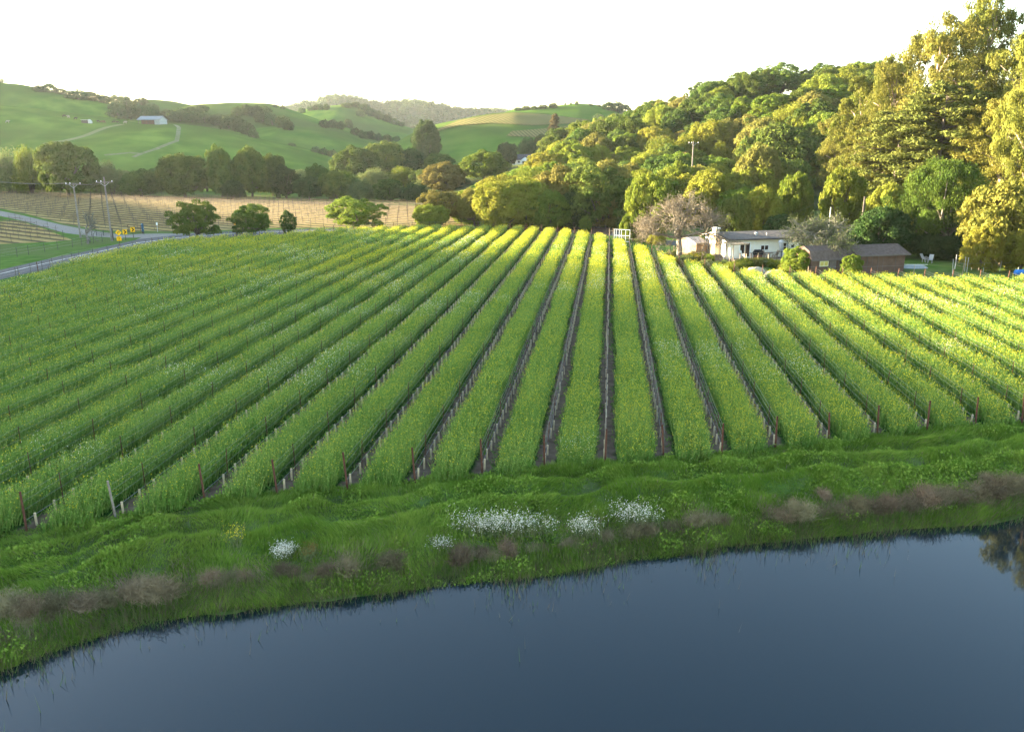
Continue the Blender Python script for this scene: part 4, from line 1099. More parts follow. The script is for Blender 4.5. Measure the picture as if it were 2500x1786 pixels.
def win(parent, x0, x1, z0, z1, y=-.003, n=2, fm_=None, gm=None, t=.07, name="window"):
    w = MB().box(x0, x1, y - .06, y, z0, z0 + t).box(x0, x1, y - .06, y, z1 - t, z1)
    st = (x1 - x0 - t) / n
    for i in range(n + 1): w.box(x0 + i * st, x0 + i * st + t, y - .06, y, z0 + t, z1 - t)
    f = w.build(name, fm_ or white_trim, parent)
    g = MB()
    for i in range(n): g.box(x0 + i * st + t, x0 + (i + 1) * st, y - .022, y - .001, z0 + t, z1 - t)
    g.build("pane", gm or glass, f); return f
win(house, 1.25, 2.95, .5, 2.6, n=2, t=.16, name="french_door")
win(house, 4.35, 5.55, 1.42, 2.12, n=2)
win(house, 8.75, 9.35, 1.6, 2.1, n=1)
win(house, 10.4, 11.5, 1.4, 2.1, n=2)
d = MB().box(7.5, 7.6, -.06, -.003, .5, 2.55).box(8.25, 8.35, -.06, -.003, .5, 2.55).box(7.6, 8.25, -.06, -.003, 2.45, 2.55).build("door_frame", blue_trim, house)
d = MB().box(7.605, 8.245, -.045, -.003, .5, 2.445).build("door", white_trim, house)
MB().box(7.72, 8.13, -.06, -.046, 1.35, 1.8).box(7.72, 8.13, -.06, -.046, 1.86, 2.3).build("door_pane", glass, d)
MB().blob((8.18, -.08, 1.4), (.035, .035, .035)).build("handle", galv, d)
# sunlit left end: tall narrow windows and a drainpipe
for yy in (.7, 5.4, 6.2):
    f = MB().box(-.06, -.003, yy, yy + .5, .9, 2.4).build("end_window", white_trim, house); MB().box(-.075, -.061, yy + .08, yy + .42, 1.0, 2.3).build("pane", glass, f)
MB().box(1.28, 1.36, -.035, -.003, 2.62, 2.9).box(3.45, 3.49, -.02, -.003, .5, 2.86).build("drainpipe", white_trim, house)
# annexe behind the bare tree
ax = tag(empty("annexe", hl(-2.4, 4.8), HROT), "small pale roofed annexe left of the farmhouse behind the leafless tree", "outbuilding")
MB().prism([(0, 0), (5, 0), (5, 2.0), (2.5, 2.45), (0, 2.0)], 'x', 0, 1.6).build("wall", mat("tan_board", (.13, .09, .065), (.17, .12, .085), 2), ax)
MB().prism([(-.3, 1.98), (2.5, 2.48), (5.3, 1.98), (5.3, 2.08), (2.5, 2.6), (-.3, 2.08)], 'x', -.3, 1.62).build("roof", mat("pale_roof", (.26, .23, .22), (.32, .29, .27), 2), ax)
# ---- deck with its railing
dk = tag(empty("deck", (hp[0], hp[1], 0), HROT), "raised timber deck with post and wire railing along the farmhouse front", "deck")
MB().box(-.2, 9.6, -2.9, -.01, .36, .5).build("platform", wood_lt, dk)
sk = MB()
for i in range(62): sk.box(-.15 + i * .157, -.15 + i * .157 + .11, -2.82, -2.79, -.02, .355)
sk.build("skirting", wood_dk, dk)
for i, x in enumerate((-.15, .75, 1.4, 2.4, 3.9, 5.1, 6.3, 7.6, 8.6, 9.5)): MB().box(x, x + .09, -2.87, -2.78, .5, 1.5).build("railing_post", wood_lt if i in (0, 1, 3, 4) else wood_dk, dk)
MB().box(-.2, 9.6, -2.88, -2.77, 1.5, 1.55).build("handrail", wood_dk, dk)
w = MB()
for z in (.75, 1.0, 1.25): w.tube([(-.15, -2.82, z), (9.55, -2.82, z)], .008, 4)
w.build("railing_wire", wirem, dk)
# ---- pergola
pg = tag(empty("pergola", hl(-.75, -2.1, .0), HROT), "small weathered pergola at the left front corner of the farmhouse", "pergola")
for x, y in ((0, 0), (1.7, 0), (0, 1.9)): MB().box(x, x + .1, y, y + .1, 0, 2.5).build("post", wood_lt, pg)
MB().box(-.3, 2.1, -.02, .08, 2.5, 2.62).box(-.3, 2.1, 1.9, 2.0, 2.5, 2.62).build("beam", wood_lt, pg)
ra = MB()
for i in range(7): ra.box(-.2 + i * .36, -.14 + i * .36, -.35, 2.05, 2.622, 2.72)
ra.build("rafter", mat("peeling_board", (.5, .4, .3)), pg)
# ---- things on the deck
p = hl(6.75, -1.0, .5)
um = tag(empty("parasol", p, HROT), "closed white patio parasol standing on the deck by the back door", "parasol")
MB().tube([(0, 0, 0), (0, 0, 2.25)], .025, 8).build("pole", galv, um)
MB().tube([(0, 0, .9), (0, 0, 1.4), (0, 0, 1.95), (0, 0, 2.22)], [.13, .2, .32, .42], 12).tube([(0, 0, 2.221), (0, 0, 2.32)], [.42, .06], 12).build("canopy", mat("parasol_cloth", (.6, .6, .62), (.5, .5, .52), 3), um, smooth=True)
MB().tube([(0, 0, 0), (0, 0, .08)], .25, 12).build("base", metal_dk, um)
p = hl(3.3, -1.3, .5)
bq = tag(empty("barbecue", p, HROT), "barbecue under a black domed cover on the deck", "barbecue")
MB().prism([(-.55, .55), (.55, .55), (.62, .85), (.38, 1.2), (-.38, 1.2), (-.62, .85)], 'y', -.3, .3).build("hood", mat("black_cover", (.02, .02, .022), rough=.6), bq)
MB().box(-.5, .5, -.27, .27, .1, .548).build("cabinet", mat("brick_red_board", (.16, .07, .05), (.12, .06, .05), 5), bq)
lg = MB()
for x in (-.48, .42): lg.box(x, x + .06, -.26, -.2, 0, .098)
lg.build("leg", metal_dk, bq)
p = hl(4.7, -1.3, .5)
tb = tag(empty("patio_table", p, HROT), "wooden patio table on the deck beside the covered barbecue", "table")
MB().box(-.7, .7, -.45, .45, .7, .75).build("tabletop", wood_lt, tb)
for x in (-.6, .54):
    for y in (-.38, .32): MB().box(x, x + .06, y, y + .06, 0, .698).build("leg", wood_lt, tb)
def chair(loc, rz, label, m, recline=.25, grp=None):
    c = tag(empty("chair", loc, rz), label, "chair", grp)
    MB().box(-.27, .27, -.27, .27, .40, .44).build("seat", m, c)
    MB().prism([(.26, .442), (.26 + recline, 1.05), (.31 + recline, 1.05), (.31, .442)], 'x', -.26, .26).build("backrest", m, c)
    for x in (-.26, .21):
        for y in (-.26, .21): MB().box(x, x + .05, y, y + .05, 0, .398).build("leg", m, c)
    for x in (-.31, .272): MB().box(x, x + .04, -.3, .4, .6, .64).build("armrest", m, c)
    return c
chair(hl(5.75, -1.3, .5), HROT - 1.5, "wooden chair at the right end of the patio table", wood_lt)
chair(hl(4.7, -.45, .5), HROT, "wooden chair between the patio table and the farmhouse wall", wood_lt)
chair(hl(7.2, -2.2, .5), HROT + 2.2, "dark lounge chair on the deck before the closed parasol", wood_dk, .5)
chair(hl(1.6, -.7, .5), HROT + .6, "pale chair on the deck in front of the french doors", white_wall)
# ---- dark timber gate left of the deck, tarpaulined heaps
p = gp(1745, 646)
g = tag(empty("bin_enclosure", p, HROT), "dark slatted timber enclosure left of the deck", "enclosure")
sl = MB()
for i in range(7): sl.box(i * .16, i * .16 + .13, 0, .03, 0, 1.15)
sl.build("slat_panel", wood_dk, g); MB().box(-.05, 1.17, -.02, .9, 1.152, 1.2).build("lid", wood_dk, g)
tarp = mat("pale_netting", (.24, .22, .16), (.32, .28, .2), 4, rough=.8, detail=7); tarp_o = mat("orange_tarpaulin", (.55, .17, .06), (.45, .2, .1), 3)
for (px0, px1, py, h, lab) in ((1817, 1872, 671, .95, "left of two low heaps covered with pale netting before the deck"), (1862, 1919, 674, .75, "right netted heap with an orange tarpaulin skirt, beside the yellow shrub")):
    a, b = gp(px0, py), gp(px1, py); c = (a + b) / 2; W = np.linalg.norm(b - a)
    r = tag(empty("covered_heap", c, HROT), lab, "heap")
    X, Y = np.meshgrid(np.linspace(-1, 1, 36), np.linspace(-1, 1, 20))
    Z = h * np.sqrt(np.clip(1 - (X ** 2) ** 1.3 - Y ** 2 * .95, 0, 1)) * (.75 + .45 * fbm(X * 2 + px0, Y * 2, 3, 3)) - .03
    link("netting", grid_mesh("netting", X * W / 2, Y * .8, Z, [tarp]), r)
    MB().tube([(-W * .42 + W * .84 * u, -.82 + .35 * abs(u - .5), .10 + .05 * math.sin(u * 9)) for u in np.linspace(0.15, 1, 9)], .10, 6).build("tarpaulin", tarp_o, r)
# ---- sheds
def shed_origin(px, py): return gp(px, py)
p1 = shed_origin(1979, 672); sc1 = 5.75
s1 = tag(empty("gambrel_shed", p1, HROT), "brown gambrel roofed garden shed with a small yellow curtained window", "shed")
MB().prism([(0, 0), (3.6, 0), (3.6, 1.75), (3.0, 2.75), (1.8, 3.15), (.6, 2.75), (0, 1.75)], 'x', 0, sc1).build("wall", shed_wall_m, s1)
MB().prism([(-.12, 1.72), (.56, 2.82), (1.8, 3.24), (3.04, 2.82), (3.72, 1.72), (3.64, 1.70), (3.0, 2.752), (1.8, 3.152), (.6, 2.752), (-.04, 1.70)], 'x', -.12, sc1 - .05).build("roof", shed_roof_m, s1)
MB().box(-.1, sc1 - .07, -.17, -.122, 1.66, 1.76).build("fascia", shed_trim, s1)
curt = mat("yellow_curtain", (.5, .42, .12), (.4, .33, .1), 6, rough=.6)
win(s1, 1.05, 2.2, 1.0, 1.62, n=2, fm_=mat("cream_frame", (.6, .55, .42)), gm=curt, t=.06)
win(s1, 3.55, 4.1, .95, 1.6, n=1, fm_=shed_trim)
d = MB().box(2.4, 3.25, -.04, -.003, .05, 1.68).build("door", mat("brown_door", (.12, .10, .09), (.15, .125, .11), 3), s1); MB().blob((3.15, -.06, .9), (.03, .03, .03)).build("handle", galv, d)
bt = MB()
for i in range(1, 5): bt.box(i * 1.16, i * 1.16 + .035, -.018, -.004, 0, 1.0 if i in (1, 2) else .9)
bt.build("batten", shed_trim, s1)
c_, s_ = math.cos(HROT), math.sin(HROT)
p2 = np.array((p1[0] + c_ * (sc1 + .05) + s_ * .25, p1[1] + s_ * (sc1 + .05) - c_ * .25, 0)); sc2 = 6.7
s2 = tag(empty("brown_shed", p2, HROT), "longer brown shed with double doors and a low gable roof, right of the gambrel shed", "shed")
MB().prism([(0, 0), (4.2, 0), (4.2, 2.25), (2.1, 3.02), (0, 2.25)], 'x', 0, sc2).build("wall", shed_wall_m, s2)
MB().prism([(-.45, 2.10), (2.1, 3.05), (4.65, 2.10), (4.65, 2.2), (2.1, 3.16), (-.45, 2.2)], 'x', -.15, sc2 + .4).build("roof", shed_roof_m, s2)
MB().box(-.16, sc2 + .41, -.50, -.453, 2.05, 2.19).build("fascia", shed_trim, s2)
for x0 in (1.45, 2.95):
    d = MB().box(x0, x0 + 1.45, -.035, -.003, .06, 2.08).build("door", shed_wall_m, s2)
    MB().box(x0, x0 + .05, -.05, -.036, .06, 2.08).box(x0 + .7, x0 + .74, -.045, -.036, .06, 2.08).build("batten", shed_trim, d)
MB().box(5.4, 5.44, -.03, -.003, 0, 2.1).box(.7, .74, -.03, -.003, 0, 2.1).build("batten", shed_trim, s2)
# ---- garden beds, fences and small things round the house
gsh = [(1650, 650, 60), (1672, 640, 70), (1702, 636, 80), (1722, 652, 60), (1735, 640, 50), (1768, 652, 60), (1790, 658, 70), (1815, 652, 60), (1838, 650, 55), (1862, 648, 60), (1890, 650, 60), (1910, 655, 55), (1702, 662, 60), (1640, 632, 50), (1750, 664, 50), (1928, 660, 60), (1602, 596, 60), (1570, 590, 50), (1735, 612, 56), (1708, 606, 50)]
gsh.sort()
for i, (px, py, w) in enumerate(gsh):
    tree_px(f"shrub{i % 3}", px, py - (30 if py < 615 else 17 + (i * 7) % 9), py, w, f"low garden shrub in the bed before the farmhouse, {ordn(i)} from the left", None, [willow_m, oak_yellow, bay_bright, oak_bronze][i % 4], "garden shrubs", "shrub", "garden_shrub")
def wire_fence(label, pts, post_h, sp, m, prad=.03, wires=3, name="wire_fence", z0=0, mesh_m=None):
    pts = [np.array(p[:2]) for p in pts]
    r = tag(empty(name, (*pts[0], 0)), label, "fence")
    o0 = pts[0]; P = []
    for a, b in zip(pts[:-1], pts[1:]):
        L = np.linalg.norm(b - a)
        for u in np.arange(0, L, sp): P.append(a + (b - a) * u / L)
    P.append(pts[-1])
    me = MB().tube([(0, 0, -.05), (0, 0, post_h)], prad, 6).mesh("post", m)
    for q in P[:100]:
        o = link("post", me, r, (q[0] - o0[0], q[1] - o0[1], z0)); o.rotation_euler = (rng.normal(0, .03), rng.normal(0, .03), 0)
    for w_ in range(wires):
        MB().tube([(q[0] - o0[0], q[1] - o0[1], post_h * (.95 - w_ * .9 / wires)) for q in P], .008, 4).build("wire", wirem, r)
    return r
steel_dk = mat("dark_steel_post", (.06, .055, .05), (.09, .08, .07), 5)
wire_fence("thin steel post fence along the roadside edge of the mustard field", [gp(*p) for p in [(-120, 725), (0, 700), (49, 689), (196, 644), (294, 626), (424, 604), (649, 592), (795, 579), (896, 572), (1029, 566), (1180, 565)]], 1.75, 2.5, steel_dk)
wire_fence("thin post and wire fence on the grass across the road", [gp(*p) for p in [(-60, 640), (0, 634), (70, 622), (142, 610), (200, 600), (250, 590)]], 1.3, 3.0, steel_dk)
wire_fence("wire fence with rusty posts behind the head of the rows", [gp(*p) for p in [(1240, 553), (1330, 557), (1400, 562), (1485, 571)]], 1.4, 2.6, rust)
wire_fence("low weathered post fence between bare tree and farmhouse garden", [gp(*p) for p in [(1645, 618), (1690, 622), (1740, 632), (1790, 648)]], 1.1, 1.7, wood_lt, .035)
wire_fence("rope rail fence in front of the brown sheds", [gp(*p) for p in [(1972, 676), (2100, 676), (2230, 672), (2350, 668), (2500, 664)]], 1.25, 9.0, wood_lt, .03, 1)
wire_fence("pale pipe and netting fence of the garden enclosure", [gp(*p) for p in [(2325, 668), (2332, 656), (2360, 664), (2386, 652), (2400, 664), (2478, 662), (2500, 648)]], 1.75, 2.2, galv, .03, 4)
for px, lab in ((2427, "short timber post with rounded top at the garden's far side"), (2440, "second timber post with weathered cap in the shade behind the garden")):
    q = gp(px, 650)
    o = tag(empty("timber_post", q), lab, "post"); MB().box(-.1, .1, -.1, .1, 0, 1.9).build("post_shaft", wood_lt, o); MB().blob((0, 0, 1.98), (.17, .17, .15)).build("cap", wood_lt, o)
chair(gp(2258, 640), HROT + .3, "left one of two pale lawn chairs under the pine", mat("grey_plastic", (.3, .31, .31)), .4, "lawn chairs")
chair(gp(2270, 642), HROT - .9, "right one of two pale lawn chairs, turned to the other", mat("grey_plastic", (.3, .31, .31)), .4, "lawn chairs")
q = gp(2232, 655)
o = tag(empty("upturned_rowing_boat", q, HROT - .25), "white upturned rowing boat on the grass right of the brown sheds", "boat")
L_ = np.linspace(-1, 1, 22); T2 = np.linspace(-1, 1, 9); X, U = np.meshgrid(L_, T2)
hb = .55 * np.sqrt(np.clip(1 - np.abs(X) ** 2.5, 0, 1))
link("hull", grid_mesh("hull", X * 1.7, U * hb, (1 - U ** 2) * .42 * np.clip(1.15 - np.abs(X) ** 3, 0, 1) + .03, [mat("boat_white", (.28, .31, .33), (.22, .25, .27), 3)]), o)
MB().box(-1.6, 1.6, -.03, .03, .46, .5).build("keel", white_trim, o)
q = gp(2492, 672)
o = tag(empty("blue_barrel", q, 0), "blue plastic barrel lying at the right edge behind the mustard", "barrel")
bm_ = mat("blue_plastic", (.03, .16, .5), rough=.4)
MB().tube([(-.75, 0, .35), (-.6, 0, .35), (0, 0, .35), (.6, 0, .35), (.75, 0, .35)], [.28, .34, .36, .34, .28], 16).build("drum", bm_, o, smooth=True)
for x in (-.3, .3): MB().tube([(x - .03, 0, .35), (x + .03, 0, .35)], .375, 16).build("hoop", bm_, o)
# ---- white gate
ga, gb = gp(1499, 590), gp(1537, 592)
r = tag(empty("white_gate", ga, math.atan2(gb[1] - ga[1], gb[0] - ga[0])), "white pipe gate standing open before the farm drive", "gate")
Wg = float(np.linalg.norm(gb - ga)); gf = MB()
for x in (0, .13 * Wg, .32 * Wg, .46 * Wg, .73 * Wg, Wg): gf.box(x - .025, x + .025, -.025, .025, .12, 1.95)
gf.build("upright", white_trim, r)
for z in (.1, 1.0, 1.92): MB().box(-.03, Wg + .03, -.03, .03, z, z + .055).build("rail", white_trim, r)
o = tag(empty("gate_post", gp(1487, 584), 0), "pair of pale gate posts with a top rail left of the white gate", "post")
for x in (0, .62): MB().box(x, x + .09, 0, .09, 0, 1.75).build("upright", wood_lt, o)
MB().box(.09, .62, .01, .08, 1.3, 1.4).build("rail", wood_lt, o)
# ---- white house in the valley
q = at(1262, 402, 425); q[2] = float(top_z(q[0], q[1]))
k = mpp(425)
zb = at(1280, 404, 425)[2]
vh = tag(empty("valley_house", (q[0], q[1], zb), .1), "white gabled house far behind the oaks, half hidden", "house")
MB().box(0, 11, 0, 7, -1.5, 2.7).build("wall", white_wall, vh)
rf = MB().prism([(-.6, 2.68), (3.5, 5.2), (7.6, 2.68), (7.6, 2.9), (3.5, 5.45), (-.6, 2.9)], 'x', -.5, 11.5).build("roof", mat("slate_roof", (.05, .055, .065), (.075, .075, .085), 1.5), vh)
gb_ = MB().prism([(2.0, 2.7), (6.2, 2.7), (4.1, 4.1)], 'y', -1.0, 1.5).build("gable", white_trim, vh)
MB().prism([(1.7, 2.62), (4.1, 4.22), (6.5, 2.62), (6.5, 2.8), (4.1, 4.42), (1.7, 2.8)], 'y', -1.2, 1.5).build("gable_roof", mat("slate_roof", (.05, .055, .065)), gb_)
MB().box(2.2, 6.0, -.9, -.01, 0, 2.62).build("porch", white_wall, vh)
MB().box(2.6, 5.6, -.93, -.905, .6, 2.1).build("porch_window", glass, vh); MB().box(.5, 1.5, -.04, -.01, 1.2, 2.2).build("window", glass, vh); MB().box(7.2, 8.6, -.04, -.01, 1.0, 2.2).build("window", glass, vh)
MB().box(-1.8, -.01, .5, 5, -1.6, .6).build("side_terrace", white_wall, vh)
# ---- barn, small shed, track and cattle on the hill
q = hit(338, 303, only=HA1); kb = q[1] / F
bn = tag(empty("hay_barn", (q[0], q[1], q[2] - .3), -.08), "open fronted barn with pale metal roof on the near hill", "barn")
Wb_, Db = 52 * kb, 9.0
MB().box(.2, Wb_ - 3.2, 3, Db - .2, 0, 2.6).build("back_wall", mat("barn_brown", (.12, .07, .055), (.09, .06, .05), .8), bn)
for i in range(6): MB().box(i * (Wb_ - 3.4) / 5, i * (Wb_ - 3.4) / 5 + .2, 0, .2, 0, 2.7).build("post", wood_dk, bn)
MB().prism([(0, 0), (Db, 0), (Db, 2.8), (Db / 2, 4.7), (0, 2.8)], 'x', Wb_ - 3.1, Wb_).build("end_bay", mat("pale_metal", (.25, .28, .28), (.21, .24, .25), 1), bn)
MB().prism([(-.9, 2.55), (Db / 2, 4.72), (Db + .9, 2.55), (Db + .9, 2.68), (Db / 2, 4.9), (-.9, 2.68)], 'x', -.5, Wb_ + .4).build("roof", mat("metal_roof", (.14, .165, .175), (.115, .14, .15), .6, rough=.5), bn)
q = hit(199, 300, only=HA1)
tr_ = tag(empty("cattle_shelter", (q[0], q[1], q[2] - .3), -.05), "small dark shelter with pale end on the near hill among cattle", "shelter")
Wt = 21 * q[1] / F
MB().box(0, Wt * .72, 0, 2.5, 0, 1.8).build("wall", wood_dk, tr_); MB().box(-.2, Wt * .75, -.2, 2.7, 1.81, 2.0).build("roof", galv, tr_); MB().prism([(Wt * .74, 0), (Wt, 0), (Wt, 1.2), (Wt * .8, 2.2), (Wt * .74, 2.1)], 'y', .2, 2.3).build("trailer", galv, tr_)
def cow(px, py, m, label, flip):
    q = hit(px, py, only=HA1)
    me = bpy.data.meshes.new("cow")
    vs = [(0, 0, 1.15), (.75, 0, 1.2), (-.7, 0, 1.15), (1.2, 0, 1.35), (1.55, 0, 1.2), (.7, .25, .75), (.7, .27, .05), (.7, -.25, .75), (.7, -.27, .05), (-.65, .25, .7), (-.68, .27, .05), (-.65, -.25, .7), (-.68, -.27, .05), (-.98, 0, .8)]
    es = [(0, 1), (0, 2), (1, 3), (3, 4), (1, 5), (5, 6), (1, 7), (7, 8), (2, 9), (9, 10), (2, 11), (11, 12), (2, 13)]
    me.from_pydata(vs, es, []); me.materials.append(m); me.update()
    o = link("cow", me, loc=(q[0], q[1], q[2])); o.rotation_euler = (0, 0, flip)
    sk_ = o.modifiers.new("skin", 'SKIN')
    rad = [.42, .40, .40, .2, .17, .13, .07, .13, .07, .15, .07, .15, .07, .05]
    for i, rr_ in enumerate(rad): me.skin_vertices[0].data[i].radius = (rr_, rr_)
    me.skin_vertices[0].data[0].use_root = True
    o.modifiers.new("subsurf", 'SUBSURF').render_levels = 1
    tag(o, label, "cow", "cattle on the near hill")
blk, brn, wht = mat("black_hide", (.02, .018, .016)), mat("brown_hide", (.08, .04, .025)), mat("cream_hide", (.22, .2, .16))
for px, py, m, lab, fl in ((156, 287, blk, "black cow highest up, left of the dark shelter", .2), (168, 288.5, wht, "cream cow beside the highest black cow", 2.8), (184, 293, blk, "black cow just left of the dark shelter", .1), (241, 300, blk, "black cow next right of the dark shelter", 3.0),
        (248, 301, brn, "brown cow in the middle of the close trio", .4), (255, 301, brn, "brown cow at the right of the close trio", 2.9), (277, 301.5, blk, "black cow standing alone between the trio and the barn", .3), (289, 302.5, blk, "black cow beside the cream one near the barn", 3.2),
        (305, 302.5, wht, "cream cow nearest the barn", .1), (18, 301, wht, "pale cow far off at the left of the hill", .3)):
    cow(px, py, m, lab, fl)
def drape(name, line, w, m, only, lift=.08):
    P = [hit(*p, only=only) for p in line]
    D = []
    for a, b in zip(P[:-1], P[1:]): D += [a + (b - a) * u for u in np.linspace(0, 1, 14)[:-1]]
    D.append(P[-1]); L, R = [], []
    for i, p in enumerate(D):
        t = D[min(i + 1, len(D) - 1)] - D[max(i - 1, 0)]; n_ = np.array((-t[1], t[0])) / (np.hypot(t[0], t[1]) + 1e-9)
        for s__, acc in ((1, L), (-1, R)):
            xy = p[:2] + n_ * w / 2 * s__; acc.append((xy[0], xy[1], float(only.h(xy[0], xy[1])) + lift))
    V = np.array(L + R); n = len(L)
    tag(link(name, np_mesh(name, V, np.array([(i, i + 1, n + i + 1, n + i) for i in range(n - 1)]), [m])), kind='structure')
track = mat("pale_track", (.10, .115, .07), (.065, .10, .03), .4)
drape("hill_path", [(427, 305), (437, 312), (435, 328), (431, 345), (405, 354), (375, 366), (345, 376), (325, 384)], 2.2, track, HA1)
drape("hill_path", [(345, 376), (318, 373), (290, 376), (255, 379)], 2.0, track, HA1)
drape("cow_path", [(300, 304), (262, 311), (232, 322), (200, 334), (160, 344), (110, 352)], 3.5, mat("worn_grass", (.11, .12, .05), (.08, .115, .035), .3), HA1)
# ---- utility poles and wires
polem = mat("grey_pole_timber", (.15, .13, .115), (.21, .185, .165), 2, detail=6)
def pole(px_b, py_b, py_t, label, arm, arm_z, rz, lean=0.0, depth=None, m=None, r0=.15):
    b = gp(px_b, py_b) if depth is None else np.array((at(px_b, py_b, depth)[0], depth, float(top_z(at(px_b, py_b, depth)[0], depth))))
    H = at(px_b, py_t, b[1])[2] - b[2]
    o = tag(empty("utility_pole", b, rz), label, "utility pole")
    o.rotation_euler = (0, lean, rz)
    MB().tube([(0, 0, -.3), (0, 0, H)], [r0, r0 * .7], 10).build("shaft", m or polem, o)
    if arm:
        MB().box(-arm / 2, arm / 2, -.17, -.06, H - arm_z - .06, H - arm_z + .06).build("crossarm", polem, o)
        br = MB().tube([(-arm * .3, -.12, H - arm_z), (0, -.12, H - arm_z - .6)], .025, 4); br.tube([(arm * .3, -.12, H - arm_z), (0, -.12, H - arm_z - .6)], .025, 4); br.build("brace", galv, o)
        for x in (-arm * .46, -arm * .2, arm * .46): MB().tube([(x, -.11, H - arm_z + .06), (x, -.11, H - arm_z + .14), (x, -.11, H - arm_z + .26)], [.03, .07, .05], 8).build("insulator", white_trim, o)
    return b, H
pb1, H1 = pole(273.4, 588, 432, "taller timber utility pole by the yellow road signs", 2.35, .8, .35, 0)
pb2, H2 = pole(197, 580, 448, "second utility pole in the pale vineyard left of the taller one", 2.25, .12, .25, 0)
def wires(a, b, label, n=3, sp=.9, sag=.5):
    for i in range(n):
        off = np.array((sp * (i - (n - 1) / 2), 0, 0)); c = [a + off + (b - a) * u + np.array((0, 0, -4 * sag * u * (1 - u))) for u in np.linspace(0, 1, 12)]
        tag(MB().tube(c, .013, 4).build("power_line", metal_dk), f"{ORD[i]} {label}", "wire", "overhead wires")
t1 = pb1 + np.array((0, 0, H1 - .55)); t2 = pb2 + np.array((0, 0, H2 + .1))
wires(t1, t2, "of the wires sagging between the two utility poles")
wires(t2, at(-60, 436, 175.0), "of the wires leaving the second pole to the left")
pole(1686, 470, 345, "utility pole with crossarm rising out of the oaks on the slope", 2.3, .4, .2, 0, 185)
pole(2019, 600, 506, "thin pale pole behind the grey green tree by the farmhouse", 0, 0, 0, 0, 119, galv, .09)
pole(2097, 612, 480, "dark weathered pole in front of the pines behind the sheds", 0, 0, 0, 0, 116, wood_dk, .2)
a, b = at(1885, 541, 121.0), at(2019, 481, 119.0)
tag(MB().tube([a + (b - a) * u + np.array((0, 0, -1.0 * u * (1 - u))) for u in np.linspace(0, 1, 10)], .011, 4).build("power_line", metal_dk), "single wire rising from the farmhouse roof to the thin pale pole", "wire")
# ---- road signs
yel_s, blk_s = mat("sign_yellow", (.75, .42, .01), (.7, .38, .01), 3, rough=.5), mat("sign_black", (.02, .012, .01), rough=.5)
def sign(px, py, h, label):
    b = gp(px, py); o = tag(empty("road_sign", b, math.atan2(-b[0], b[1])), label, "road sign"); o.rotation_euler = (0, 0, -math.atan2(b[0], b[1]))
    MB().box(-.035, .035, -.0, .05, -.05, h).build("post", galv if 'bare' in label else rust, o); return o, mpp(b[1])
o, k = sign(294, 609, 2.7, "diamond turn warning sign with a yellow plaque below it")
zc = 39 * k + .1; hs = 7.4 * k
MB().prism([(-hs, zc), (0, zc - hs), (hs, zc), (0, zc + hs)], 'y', -.03, -.003).build("panel", yel_s, o)
u_ = hs / 1.9
MB().prism([(-.52 * u_, zc - .75 * u_), (-.2 * u_, zc - .75 * u_), (-.2 * u_, zc + .18 * u_), (.3 * u_, zc + .18 * u_), (.3 * u_, zc - .12 * u_), (.95 * u_, zc + .36 * u_), (.3 * u_, zc + .84 * u_), (.3 * u_, zc + .52 * u_), (-.52 * u_, zc + .52 * u_)], 'y', -.045, -.031).build("turn_arrow", blk_s, o)
z2_ = 26.5 * k; w2 = 5.2 * k
MB().box(-w2, w2, -.03, -.003, z2_ - w2, z2_ + w2).build("plaque", yel_s, o)
rg = MB(); pts = [(.45 * w2 * math.cos(t_), -.04, z2_ + .45 * w2 * math.sin(t_) + .08) for t_ in np.linspace(-2.2, 3.4, 12)]; rg.tube(pts, .045, 4)
rg.tube([(-.5 * w2, -.04, z2_ - .62 * w2), (.5 * w2, -.04, z2_ - .62 * w2)], .03, 4); rg.build("plaque_mark", mat("sign_brown", (.35, .17, .01)), o)
for px, py, dz, lab in ((307, 586, 19.5, "left yellow chevron sign pointing right at the road bend"), (326, 580, 19.3, "right yellow chevron sign pointing right, nearest the drive")):
    o, k = sign(px, py, 1.6, lab); w_, h_ = 4.9 * k, 5.7 * k; zc = dz * k
    MB().box(-w_, w_, -.03, -.003, zc - h_, zc + h_).build("panel", yel_s, o)
    MB().prism([(-.62 * w_, zc + .78 * h_), (-.05 * w_, zc + .78 * h_), (.75 * w_, zc), (-.05 * w_, zc - .78 * h_), (-.62 * w_, zc - .78 * h_), (.1 * w_, zc)], 'y', -.045, -.031).build("chevron", blk_s, o)
o, k = sign(577, 568, 1.9, "small yellow warning sign seen beyond the road between two trees")
MB().prism([(-.4, 1.6), (0, 1.2), (.4, 1.6), (0, 2.0)], 'y', -.03, -.003).build("panel", yel_s, o)
o, k = sign(385, 566, 1.6, "small white marker sign on a bare stake at the vineyard edge")
MB().box(-.13, .13, -.03, -.003, 1.2, 1.62).build("panel", white_trim, o)
